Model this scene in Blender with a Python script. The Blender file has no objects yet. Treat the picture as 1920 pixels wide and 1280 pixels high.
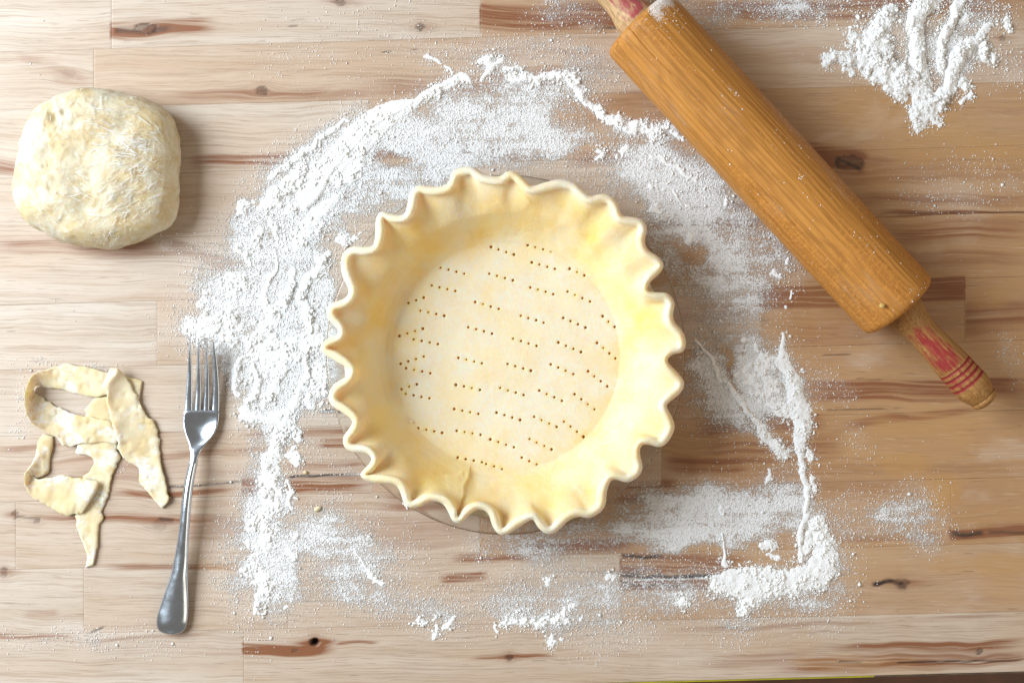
import bpy, math, random
import numpy as np
from mathutils import Vector, Matrix
from mathutils.geometry import delaunay_2d_cdt
rng = np.random.RandomState(7)
random.seed(7)
sc = bpy.context.scene
C = sc.collection

# ------------------------------------------------------------ camera, world, lamps, exposure
HC = 0.90                    # camera height over the table top
PX = 1.0 / 2600.0            # metres of table top per photo pixel
cam = bpy.data.cameras.new('camera')
camo = bpy.data.objects.new('camera', cam); C.objects.link(camo)
camo.location = (0, 0, HC)
cam.sensor_width = 36.0
cam.lens = 36.0 * HC / (1920 * PX)
cam.clip_start = 0.01; cam.clip_end = 50
cam.dof.use_dof = True; cam.dof.focus_distance = 0.885; cam.dof.aperture_fstop = 9.0
sc.camera = camo

w = bpy.data.worlds.new('World'); sc.world = w; w.use_nodes = True
bg = w.node_tree.nodes['Background']
bg.inputs[0].default_value = (1.0, 0.89, 0.75, 1); bg.inputs[1].default_value = 0.235

def area(name, loc, target, sx, sy, power, col):
    l = bpy.data.lights.new(name, 'AREA'); l.shape = 'RECTANGLE'; l.size = sx; l.size_y = sy
    l.energy = power; l.color = col
    o = bpy.data.objects.new(name, l); C.objects.link(o); o.location = loc
    o.rotation_euler = (Vector(target) - Vector(loc)).to_track_quat('-Z', 'Y').to_euler()
    return o
area('window_light', (-1.34, 0.36, 0.98), (0.05, 0.0, 0.0), 1.1, 0.95, 49.0, (0.86, 0.94, 1.0))
area('warm_fill_light', (1.5, -0.55, 1.1), (0.0, 0, 0), 1.2, 1.0, 8.5, (1.0, 0.84, 0.66))  # unseen fill lamp, added to lift and warm the shadowed sides

sc.view_settings.view_transform = 'Standard'
sc.view_settings.look = 'None'
sc.view_settings.exposure = 0.06
sc.view_settings.gamma = 1.0
sc.cycles.max_bounces = 10
sc.cycles.transparent_max_bounces = 16

# ------------------------------------------------------------ helpers
def P(px, py, z=0.0):
    k = PX * (HC - z) / HC
    return np.array([(px - 960) * k, (640 - py) * k, z])
def PA(px, py, z):
    k = PX * (HC - z) / HC
    return np.stack([(px - 960) * k, (640 - py) * k, z + 0 * k], -1)

_tab = np.random.RandomState(3).rand(512, 512)
def vn(X, Y, s, seed=0, sy=None):
    """smooth value noise, wavelength s"""
    sy = sy or s
    x = X / s + seed * 17.31; y = Y / sy + seed * 31.7
    xi = np.floor(x).astype(np.int64); yi = np.floor(y).astype(np.int64)
    fx = x - xi; fy = y - yi
    fx = fx * fx * fx * (fx * (fx * 6 - 15) + 10); fy = fy * fy * fy * (fy * (fy * 6 - 15) + 10)
    a = _tab[xi & 511, yi & 511]; b = _tab[(xi + 1) & 511, yi & 511]
    c = _tab[xi & 511, (yi + 1) & 511]; d = _tab[(xi + 1) & 511, (yi + 1) & 511]
    return (a * (1 - fx) + b * fx) * (1 - fy) + (c * (1 - fx) + d * fx) * fy
def fb(X, Y, s, seed=0, o=4, sy=None):
    t = 0; a = 1; n = 0
    for i in range(o):
        t = t + a * vn(X, Y, s / 2 ** i, seed + i * 3, (sy / 2 ** i) if sy else None); n += a; a *= 0.5
    return t / n
def sstep(a, b, x):
    t = np.clip((x - a) / (b - a), 0, 1); return t * t * (3 - 2 * t)

def mesh_np(name, V, F, mat=None, smooth=True):
    V = np.asarray(V, dtype=np.float32); me = bpy.data.meshes.new(name)
    groups = F if isinstance(F, list) else [F]
    groups = [np.asarray(g, dtype=np.int32) for g in groups if len(g)]
    nl = sum(g.size for g in groups); nf = sum(len(g) for g in groups)
    me.vertices.add(len(V)); me.vertices.foreach_set('co', V.ravel())
    me.loops.add(nl); me.loops.foreach_set('vertex_index', np.concatenate([g.ravel() for g in groups]))
    tot = np.concatenate([np.full(len(g), g.shape[1], dtype=np.int32) for g in groups])
    st = np.concatenate([[0], np.cumsum(tot)[:-1]]).astype(np.int32)
    me.polygons.add(nf); me.polygons.foreach_set('loop_start', st); me.polygons.foreach_set('loop_total', tot)
    me.polygons.foreach_set('use_smooth', np.full(nf, smooth, dtype=bool))
    me.update(calc_edges=True); me.validate()
    if mat: me.materials.append(mat)
    return me
def link(name, me, parent=None, label=None, cat=None, group=None, kind=None):
    o = bpy.data.objects.new(name, me); C.objects.link(o)
    if parent: o.parent = parent
    if label: o['label'] = label
    if cat: o['category'] = cat
    if group: o['group'] = group
    if kind: o['kind'] = kind
    return o
def empty(name, loc, label, cat, group=None):
    o = link(name, None, None, label, cat, group); o.location = loc; o.empty_display_size = 0.02
    return o
def grid_faces(nu, nv, cu=False, cv=False):
    i = np.arange(nu if cu else nu - 1); j = np.arange(nv if cv else nv - 1)
    I, J = np.meshgrid(i, j, indexing='ij'); I2 = (I + 1) % nu; J2 = (J + 1) % nv
    return np.stack([I * nv + J, I2 * nv + J, I2 * nv + J2, I * nv + J2], -1).reshape(-1, 4)
def set_attr(me, name, typ, data):
    a = me.attributes.new(name, typ, 'POINT')
    key = {'FLOAT': 'value', 'FLOAT_VECTOR': 'vector', 'FLOAT_COLOR': 'color'}[typ]
    a.data.foreach_set(key, np.asarray(data, dtype=np.float32).ravel())

class NT:
    def __init__(s, name):
        s.m = bpy.data.materials.new(name); s.m.use_nodes = True; s.t = s.m.node_tree
        s.b = s.t.nodes['Principled BSDF']; s.out = s.t.nodes['Material Output']
    def n(s, typ, **kw):
        nd = s.t.nodes.new(typ)
        for k, v in kw.items():
            if k in nd.inputs: s.put(nd.inputs[k], v)
            else: setattr(nd, k, v)
        return nd
    def put(s, inp, v):
        if isinstance(v, bpy.types.NodeSocket): s.t.links.new(v, inp)
        else: inp.default_value = v
    def math(s, op, a, b=0.0, c=0.0, clamp=False):
        nd = s.t.nodes.new('ShaderNodeMath'); nd.operation = op; nd.use_clamp = clamp
        s.put(nd.inputs[0], a); s.put(nd.inputs[1], b); s.put(nd.inputs[2], c); return nd.outputs[0]
    def vmul(s, v, k):
        nd = s.t.nodes.new('ShaderNodeVectorMath'); nd.operation = 'MULTIPLY'
        s.put(nd.inputs[0], v); nd.inputs[1].default_value = k; return nd.outputs[0]
    def noise(s, vec, scale, detail=3, rough=0.5, dist=0.0):
        nd = s.t.nodes.new('ShaderNodeTexNoise'); s.put(nd.inputs['Vector'], vec)
        nd.inputs['Scale'].default_value = scale; nd.inputs['Detail'].default_value = detail
        nd.inputs['Roughness'].default_value = rough; nd.inputs['Distortion'].default_value = dist
        return nd.outputs['Fac']
    def ramp(s, f, a, b, x=0.0, y=1.0):
        nd = s.t.nodes.new('ShaderNodeMapRange'); nd.interpolation_type = 'SMOOTHSTEP'
        s.put(nd.inputs[0], f); s.put(nd.inputs[1], a); s.put(nd.inputs[2], b)
        nd.inputs[3].default_value = x; nd.inputs[4].default_value = y; return nd.outputs[0]
    def mix(s, f, a, b):
        nd = s.t.nodes.new('ShaderNodeMix'); nd.data_type = 'RGBA'
        s.put(nd.inputs[0], f); s.put(nd.inputs[6], a if isinstance(a, bpy.types.NodeSocket) else (*a, 1) if len(a) == 3 else a)
        s.put(nd.inputs[7], b if isinstance(b, bpy.types.NodeSocket) else (*b, 1) if len(b) == 3 else b); return nd.outputs[2]
    def attr(s, name):
        nd = s.t.nodes.new('ShaderNodeAttribute'); nd.attribute_name = name; return nd
    def sep(s, v):
        nd = s.t.nodes.new('ShaderNodeSeparateXYZ'); s.put(nd.inputs[0], v); return nd.outputs
    def sepc(s, v):
        nd = s.t.nodes.new('ShaderNodeSeparateColor'); s.put(nd.inputs[0], v); return nd.outputs
    def comb(s, x, y, z):
        nd = s.t.nodes.new('ShaderNodeCombineXYZ'); s.put(nd.inputs[0], x); s.put(nd.inputs[1], y); s.put(nd.inputs[2], z); return nd.outputs[0]
    def obj(s):
        return s.t.nodes.new('ShaderNodeTexCoord').outputs['Object']
    def geo(s):
        return s.t.nodes.new('ShaderNodeNewGeometry')
    def bump(s, h, dist, strength=1.0, normal=None):
        nd = s.t.nodes.new('ShaderNodeBump'); s.put(nd.inputs['Height'], h)
        nd.inputs['Distance'].default_value = dist; nd.inputs['Strength'].default_value = strength
        if normal: s.put(nd.inputs['Normal'], normal)
        return nd.outputs[0]
    def set(s, **kw):
        for k, v in kw.items():
            s.put(s.b.inputs[k.replace('_', ' ')], v if not (isinstance(v, tuple) and len(v) == 3 and 'Color' in k) else (*v, 1))
        return s.m

# ------------------------------------------------------------ materials
def mat_planks():
    t = NT('butcher_block_wood')
    g = t.attr('grain').outputs['Vector']
    f = t.attr('figure'); r, gr, b = t.sepc(f.outputs['Color'])[:3]; al = f.outputs['Alpha']
    tone = t.attr('tone').outputs['Fac']
    pos = t.geo().outputs['Position']
    coarse = t.noise(t.vmul(g, (3.0, 60, 1)), 1.0, 4, 0.55, 0.3)
    fine = t.noise(t.vmul(g, (14, 760, 1)), 1.0, 4, 0.7)
    pores = t.noise(t.vmul(g, (75, 2600, 1)), 1.0, 1, 0.5)
    dash = t.noise(t.vmul(g, (60, 1500, 3)), 1.0, 0, 0.5)
    blot = t.noise(t.vmul(g, (14, 22, 1)), 1.0, 3, 0.5)
    c = t.mix(t.ramp(coarse, 0.3, 0.7), (0.62, 0.545, 0.47), (0.53, 0.43, 0.34))
    c = t.mix(t.math('MULTIPLY', t.ramp(blot, 0.42, 0.72), 0.45), c, (0.58, 0.45, 0.34))
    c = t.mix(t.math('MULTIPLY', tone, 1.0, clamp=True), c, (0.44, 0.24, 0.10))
    band = t.noise(t.vmul(g, (1.6, 34, 1)), 1.0, 4, 0.6, 0.5)
    c = t.mix(t.math('MULTIPLY', t.ramp(band, 0.54, 0.68), 0.36), c, (0.42, 0.25, 0.165))
    c = t.mix(t.math('MULTIPLY', t.ramp(fine, 0.48, 0.62), 0.42), c, (0.32, 0.20, 0.12))
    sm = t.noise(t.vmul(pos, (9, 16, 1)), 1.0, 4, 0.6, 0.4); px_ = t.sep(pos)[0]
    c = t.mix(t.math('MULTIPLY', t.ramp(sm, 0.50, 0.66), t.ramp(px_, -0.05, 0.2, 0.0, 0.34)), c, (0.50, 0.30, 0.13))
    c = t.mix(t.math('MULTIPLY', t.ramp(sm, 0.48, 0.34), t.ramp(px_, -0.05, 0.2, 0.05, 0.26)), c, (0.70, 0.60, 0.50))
    scr = t.noise(t.vmul(g, (40, 1300, 1)), 1.0, 2, 0.6)
    c = t.mix(t.math('MULTIPLY', t.ramp(scr, 0.60, 0.70), 0.35), c, (0.30, 0.18, 0.10))
    c = t.mix(t.math('MULTIPLY', t.ramp(scr, 0.38, 0.30), 0.30), c, (0.74, 0.64, 0.53))
    hn = t.noise(t.vmul(g, (9, 420, 1)), 1.0, 3, 0.6)
    hf = t.math('MULTIPLY', r, t.ramp(hn, 0.32, 0.60, 0.32, 1.6), clamp=True)
    c = t.mix(t.math('MULTIPLY', hf, 1.0, clamp=True), c, (0.245, 0.095, 0.040))
    c = t.mix(t.math('MULTIPLY', al, 0.75, clamp=True), c, (0.50, 0.27, 0.085))
    c = t.mix(t.math('MULTIPLY', t.ramp(dash, 0.77, 0.83), 0.55), c, (0.16, 0.10, 0.07))
    kn = t.noise(t.vmul(g, (60, 500, 1)), 1.0, 3, 0.6)
    kf = t.math('MULTIPLY', gr, t.ramp(kn, 0.2, 0.6, 0.6, 1.3), clamp=True)
    c = t.mix(kf, c, (0.035, 0.02, 0.014))
    # flour dust worked into the wood
    n1 = t.noise(pos, 850, 2, 0.7); n2 = t.noise(pos, 400, 3, 0.65)
    n3 = t.noise(t.vmul(pos, (40, 160, 1)), 1.0, 3, 0.6)
    nn = t.math('ADD', t.math('MULTIPLY_ADD', n1, 0.95, -0.165), t.math('ADD', t.math('MULTIPLY_ADD', n2, 0.62, -0.14), t.math('MULTIPLY', n3, 0.24)))
    thr = t.math('SUBTRACT', 1.02, t.math('MULTIPLY', b, 0.72))
    df = t.ramp(nn, t.math('SUBTRACT', thr, 0.13), t.math('ADD', thr, 0.12))
    df = t.math('MULTIPLY', df, t.ramp(b, 0.01, 0.12))
    haze = t.math('MULTIPLY', b, 0.24, clamp=True)
    df = t.math('MAXIMUM', t.math('MULTIPLY', df, 0.96), haze)
    c = t.mix(df, c, (0.84, 0.855, 0.88))
    bp = t.bump(fine, 0.00006, 0.5)
    bp = t.bump(t.math('MULTIPLY', df, nn), 0.0012, 0.9, bp)
    bp = t.bump(t.math('MULTIPLY', kf, -1.0), 0.0005, 0.8, bp)
    return t.set(Base_Color=c, Roughness=t.ramp(df, 0.0, 0.6, 0.42, 0.95), Normal=bp, Specular_IOR_Level=0.35)

def mat_flour():
    t = NT('white_flour')
    pos = t.geo().outputs['Position']
    n = t.noise(pos, 700, 3, 0.7); n2 = t.noise(pos, 1900, 2, 0.7); n3 = t.noise(pos, 160, 3, 0.6)
    c = t.mix(t.ramp(n3, 0.3, 0.7), (0.89, 0.905, 0.92), (0.83, 0.84, 0.855))
    bp = t.bump(n, 0.0005, 0.5); bp = t.bump(n2, 0.0003, 0.5, bp)
    return t.set(Base_Color=c, Roughness=0.95, Normal=bp, Specular_IOR_Level=0.15)

def mat_grain():
    t = NT('flour_grains')
    return t.set(Base_Color=(0.88, 0.875, 0.86), Roughness=0.95, Specular_IOR_Level=0.1)

def mat_crust():
    t = NT('pie_dough')
    pos = t.geo().outputs['Position']
    dust = t.attr('dust').outputs['Fac']; edge = t.attr('butter').outputs['Fac']
    n = t.noise(pos, 38, 4, 0.55, 0.4); n2 = t.noise(pos, 420, 3, 0.7); n3 = t.noise(pos, 1100, 2, 0.7)
    c = t.mix(t.ramp(n, 0.32, 0.68), (0.90, 0.69, 0.265), (0.88, 0.60, 0.16))
    c = t.mix(t.math('MULTIPLY', edge, 0.9, clamp=True), c, (0.86, 0.55, 0.13))
    speck = t.ramp(t.math('ADD', t.math('MULTIPLY', n2, 0.5), t.math('MULTIPLY', n3, 0.5)), 0.40, 0.62)
    df = t.math('MULTIPLY', dust, t.math('MULTIPLY_ADD', speck, 0.35, 0.65), clamp=True)
    c = t.mix(df, c, (0.80, 0.77, 0.67))
    stray = t.math('MULTIPLY', t.ramp(n3, 0.70, 0.76), t.ramp(t.noise(pos, 60, 2, 0.5), 0.5, 0.66))
    c = t.mix(t.math('MULTIPLY', stray, 0.7), c, (0.92, 0.91, 0.88))
    n4 = t.noise(pos, 170, 4, 0.6, 0.5)
    bp = t.bump(n4, 0.0011, 0.35); bp = t.bump(n2, 0.0006, 0.45, bp); bp = t.bump(n3, 0.0002, 0.45, bp)
    m = t.set(Base_Color=c, Roughness=0.75, Normal=bp, Specular_IOR_Level=0.15, Subsurface_Weight=0.6, Subsurface_Scale=0.008)
    t.b.inputs['Subsurface Radius'].default_value = (1.0, 0.6, 0.22)
    return m

def mat_scrap():
    t = NT('dough_offcut')
    pos = t.geo().outputs['Position']
    n = t.noise(pos, 60, 4, 0.6, 0.5); n2 = t.noise(pos, 500, 3, 0.7); n3 = t.noise(pos, 55, 3, 0.6)
    c = t.mix(t.ramp(n, 0.35, 0.65), (0.78, 0.69, 0.49), (0.73, 0.58, 0.33))
    du = t.math('MULTIPLY', t.ramp(n3, 0.46, 0.62), t.ramp(n2, 0.38, 0.58, 0.1, 0.95))
    c = t.mix(du, c, (0.84, 0.83, 0.80))
    bp = t.bump(n2, 0.0004, 0.4); bp = t.bump(n, 0.0012, 0.3, bp)
    m = t.set(Base_Color=c, Roughness=0.6, Normal=bp, Specular_IOR_Level=0.2, Subsurface_Weight=0.45, Subsurface_Scale=0.004)
    t.b.inputs['Subsurface Radius'].default_value = (1.0, 0.6, 0.25)
    return m

def mat_ball():
    t = NT('wrapped_dough')
    pos = t.geo().outputs['Position']
    n = t.noise(pos, 48, 5, 0.68, 0.6); n2 = t.noise(pos, 150, 4, 0.65, 0.6); n3 = t.noise(pos, 85, 4, 0.65, 0.5)
    c = t.mix(t.ramp(n, 0.40, 0.62), (0.79, 0.72, 0.55), (0.68, 0.54, 0.30))
    c = t.mix(t.math('MULTIPLY', t.ramp(n2, 0.50, 0.72), 0.7), c, (0.78, 0.76, 0.68))
    c = t.mix(t.math('MULTIPLY', t.ramp(n3, 0.64, 0.78), 0.5), c, (0.55, 0.42, 0.22))
    bp = t.bump(n2, 0.0016, 0.5)
    return t.set(Base_Color=c, Roughness=0.6, Normal=bp, Subsurface_Weight=0.3, Subsurface_Scale=0.004)

def mat_wrap():
    t = NT('cling_film')
    pos = t.geo().outputs['Position']
    tr = t.n('ShaderNodeBsdfTransparent'); tr.inputs[0].default_value = (0.985, 0.985, 0.98, 1)
    gl = t.n('ShaderNodeBsdfGlossy'); gl.inputs[0].default_value = (1, 1, 1, 1); gl.inputs['Roughness'].default_value = 0.14
    warp = t.noise(pos, 22, 2, 0.5)
    x, y, z = t.sep(pos)
    s1 = t.noise(t.comb(t.math('MULTIPLY_ADD', warp, 0.05, x), t.math('MULTIPLY', t.math('MULTIPLY_ADD', warp, 0.06, y), 5.5), z), 240, 2, 0.6, 1.2)
    s2 = t.noise(t.comb(t.math('MULTIPLY', t.math('ADD', x, t.math('MULTIPLY', y, 0.9)), 5.0), t.math('SUBTRACT', y, x), z), 200, 2, 0.6, 1.5)
    h = t.math('ADD', t.ramp(s1, 0.42, 0.60), t.ramp(s2, 0.42, 0.60))
    bp = t.bump(h, 0.0009, 0.9)
    t.put(gl.inputs['Normal'], bp)
    fr = t.n('ShaderNodeFresnel'); fr.inputs[0].default_value = 1.35
    area_mask = t.ramp(t.noise(pos, 30, 2, 0.5), 0.46, 0.62, 0.0, 0.28)
    fac = t.math('ADD', t.math('MULTIPLY', fr.outputs[0], 0.25), t.math('MULTIPLY', area_mask, t.ramp(s1, 0.5, 0.62)), clamp=True)
    mx = t.n('ShaderNodeMixShader'); t.put(mx.inputs[0], fac)
    t.t.links.new(tr.outputs[0], mx.inputs[1]); t.t.links.new(gl.outputs[0], mx.inputs[2])
    t.t.links.new(mx.outputs[0], t.out.inputs[0])
    return t.m

def mat_crease():
    t = NT('film_crease')
    return t.set(Base_Color=(0.95, 0.95, 0.95), Roughness=0.22, Alpha=0.75, Specular_IOR_Level=0.9)

def mat_glass():
    t = NT('clear_glass')
    g = t.n('ShaderNodeBsdfGlass'); g.inputs[0].default_value = (0.985, 0.985, 0.975, 1)
    g.inputs['Roughness'].default_value = 0.0; g.inputs['IOR'].default_value = 1.47
    tr = t.n('ShaderNodeBsdfTransparent'); tr.inputs[0].default_value = (0.99, 0.99, 0.985, 1)
    mx = t.n('ShaderNodeMixShader'); mx.inputs[0].default_value = 0.65
    t.t.links.new(tr.outputs[0], mx.inputs[1]); t.t.links.new(g.outputs[0], mx.inputs[2])
    t.t.links.new(mx.outputs[0], t.out.inputs[0])
    return t.m

def mat_pin(name, light, dark, paint=None, dusty=False):
    """turned maple: growth rings are cylinders round an off-centre pith"""
    t = NT(name)
    o = t.obj(); x, y, z = t.sep(o)
    nw = t.noise(t.vmul(o, (6, 14, 14)), 1.0, 4, 0.6)
    fine = t.noise(t.vmul(o, (26, 950, 950)), 1.0, 3, 0.6)
    mid = t.noise(t.vmul(o, (6, 620, 620)), 1.0, 3, 0.6)
    fleck = t.noise(t.vmul(o, (700, 330, 330)), 1.0, 2, 0.5, 0.6)
    y2 = t.math('ADD', y, -0.012); z2 = t.math('ADD', z, 0.016)
    r2 = t.math('SQRT', t.math('ADD', t.math('MULTIPLY', y2, y2), t.math('MULTIPLY', z2, z2)))
    rr = t.math('ADD', r2, t.math('MULTIPLY', nw, 0.016))
    ring = t.math('SINE', t.math('MULTIPLY', rr, 2 * math.pi / 0.0016))
    ring = t.math('POWER', t.math('MULTIPLY_ADD', ring, 0.5, 0.5), 2.2)
    broad = t.noise(t.vmul(o, (5, 45, 45)), 1.0, 3, 0.5)
    c = t.mix(t.ramp(broad, 0.25, 0.85), light, dark)
    k = tuple(v * 0.52 for v in dark)
    c = t.mix(t.math('MULTIPLY', ring, 0.30), c, k)
    c = t.mix(t.math('MULTIPLY', t.ramp(mid, 0.46, 0.62), 0.42), c, k)
    c = t.mix(t.math('MULTIPLY', t.ramp(fine, 0.5, 0.7), 0.38), c, tuple(v * 0.4 for v in dark))
    c = t.mix(t.math('MULTIPLY', t.math('MULTIPLY', t.ramp(fleck, 0.48, 0.66), t.ramp(broad, 0.42, 0.55)), 0.25), c, tuple(min(1, v * 1.5) for v in light))
    rough = 0.5
    if paint:
        pa = t.attr('paint').outputs['Fac']
        pn = t.noise(t.vmul(o, (70, 420, 420)), 1.0, 4, 0.65)
        pf = t.ramp(t.math('ADD', pn, t.math('MULTIPLY', pa, 0.42)), 0.66, 0.92)
        pf = t.math('MULTIPLY', pf, t.ramp(pa, 0.02, 0.15))
        c = t.mix(t.math('MULTIPLY', pf, 0.85), c, paint)
    if dusty:
        dn = t.math('ADD', t.math('MULTIPLY', t.noise(o, 900, 3, 0.7), 0.55), t.math('MULTIPLY', t.noise(o, 70, 3, 0.6), 0.5))
        endf = t.math('MULTIPLY', t.ramp(x, -0.112, -0.132), t.ramp(y, -0.004, 0.008))
        df = t.ramp(t.math('ADD', dn, t.math('MULTIPLY', endf, 0.30)), 0.70, 0.84)
        c = t.mix(t.math('MULTIPLY', df, 0.8), c, (0.84, 0.83, 0.82))
        rub = t.math('MULTIPLY', t.ramp(t.noise(t.vmul(o, (16, 60, 60)), 1.0, 4, 0.65), 0.52, 0.75), t.ramp(fine, 0.40, 0.62))
        c = t.mix(t.math('MULTIPLY', rub, 0.22), c, (0.80, 0.74, 0.66))
        en = t.math('MAXIMUM', t.ramp(x, 0.1375, 0.1425), t.ramp(x, -0.1375, -0.1425))
        c = t.mix(t.math('MULTIPLY', en, 0.45), c, (0.16, 0.10, 0.05))
    bp = t.bump(fine, 0.00012, 0.5); bp = t.bump(mid, 0.0002, 0.4, bp)
    return t.set(Base_Color=c, Roughness=rough, Normal=bp, Specular_IOR_Level=0.25)

def mat_steel():
    t = NT('fork_steel')
    o = t.obj()
    n = t.noise(t.vmul(o, (2200, 160, 400)), 1.0, 2, 0.6); n2 = t.noise(o, 90, 3, 0.6)
    bp = t.bump(n, 0.00002, 0.5)
    return t.set(Base_Color=(0.56, 0.63, 0.72), Metallic=1.0, Roughness=t.ramp(n2, 0.3, 0.7, 0.17, 0.27), Normal=bp)

def mat_plain(name, col, rough=0.6, metal=0.0, nscale=None, col2=None):
    t = NT(name); c = (*col, 1)
    if nscale:
        c = t.mix(t.ramp(t.noise(t.geo().outputs['Position'], nscale, 4, 0.6), 0.3, 0.7), col, col2)
    return t.set(Base_Color=c, Roughness=rough, Metallic=metal)

M_plank = mat_planks(); M_flour = mat_flour(); M_grain = mat_grain(); M_crust = mat_crust()
M_scrap = mat_scrap(); M_ball = mat_ball(); M_wrap = mat_wrap(); M_crease = mat_crease(); M_glass = mat_glass()
M_pin = mat_pin('oiled_maple_roller', (0.60, 0.275, 0.062), (0.47, 0.185, 0.036), dusty=True)
M_handle = mat_pin('worn_handle_wood', (0.46, 0.25, 0.085), (0.33, 0.15, 0.045), paint=(0.30, 0.012, 0.03))
M_steel = mat_steel()

# ------------------------------------------------------------ flour maps over the table top (photo pixels as map units)
W_, H_ = 1920, 1290
def draw_strokes(strokes):
    """height map of heaped flour; each stroke = (points (x, y, halfwidth, height), roughness)"""
    Hm = np.zeros((H_, W_), np.float32); Rm = np.zeros((H_, W_), np.float32)
    for pts, rough in strokes:
        for (x0, y0, w0, h0), (x1, y1, w1, h1) in zip(pts[:-1], pts[1:]):
            m = max(w0, w1) * 1.6 + 4
            a0 = int(max(0, min(x0, x1) - m)); a1 = int(min(W_, max(x0, x1) + m + 1))
            b0 = int(max(0, min(y0, y1) - m)); b1 = int(min(H_, max(y0, y1) + m + 1))
            if a1 <= a0 or b1 <= b0: continue
            X, Y = np.meshgrid(np.arange(a0, a1, dtype=np.float32), np.arange(b0, b1, dtype=np.float32))
            wx = X + (fb(X, Y, 26, 1, 3) - 0.5) * 26 * rough; wy = Y + (fb(X, Y, 26, 5, 3) - 0.5) * 26 * rough
            dx, dy = x1 - x0, y1 - y0; L = max(dx * dx + dy * dy, 1e-6)
            t = np.clip(((wx - x0) * dx + (wy - y0) * dy) / L, 0, 1)
            d = np.hypot(wx - x0 - t * dx, wy - y0 - t * dy)
            ww = w0 + (w1 - w0) * t; hh = h0 + (h1 - h0) * t
            e = d / ww + (fb(X, Y, 9, 9, 3) - 0.5) * 0.9 * rough
            v = hh * np.clip(1 - e * e, 0, 1)
            sub = Hm[b0:b1, a0:a1]; rs = Rm[b0:b1, a0:a1]
            k = v > sub
            sub[k] = v[k]; rs[k] = rough
    return Hm, Rm
def S(pts, rough=1.0): return (pts, rough)
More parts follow.
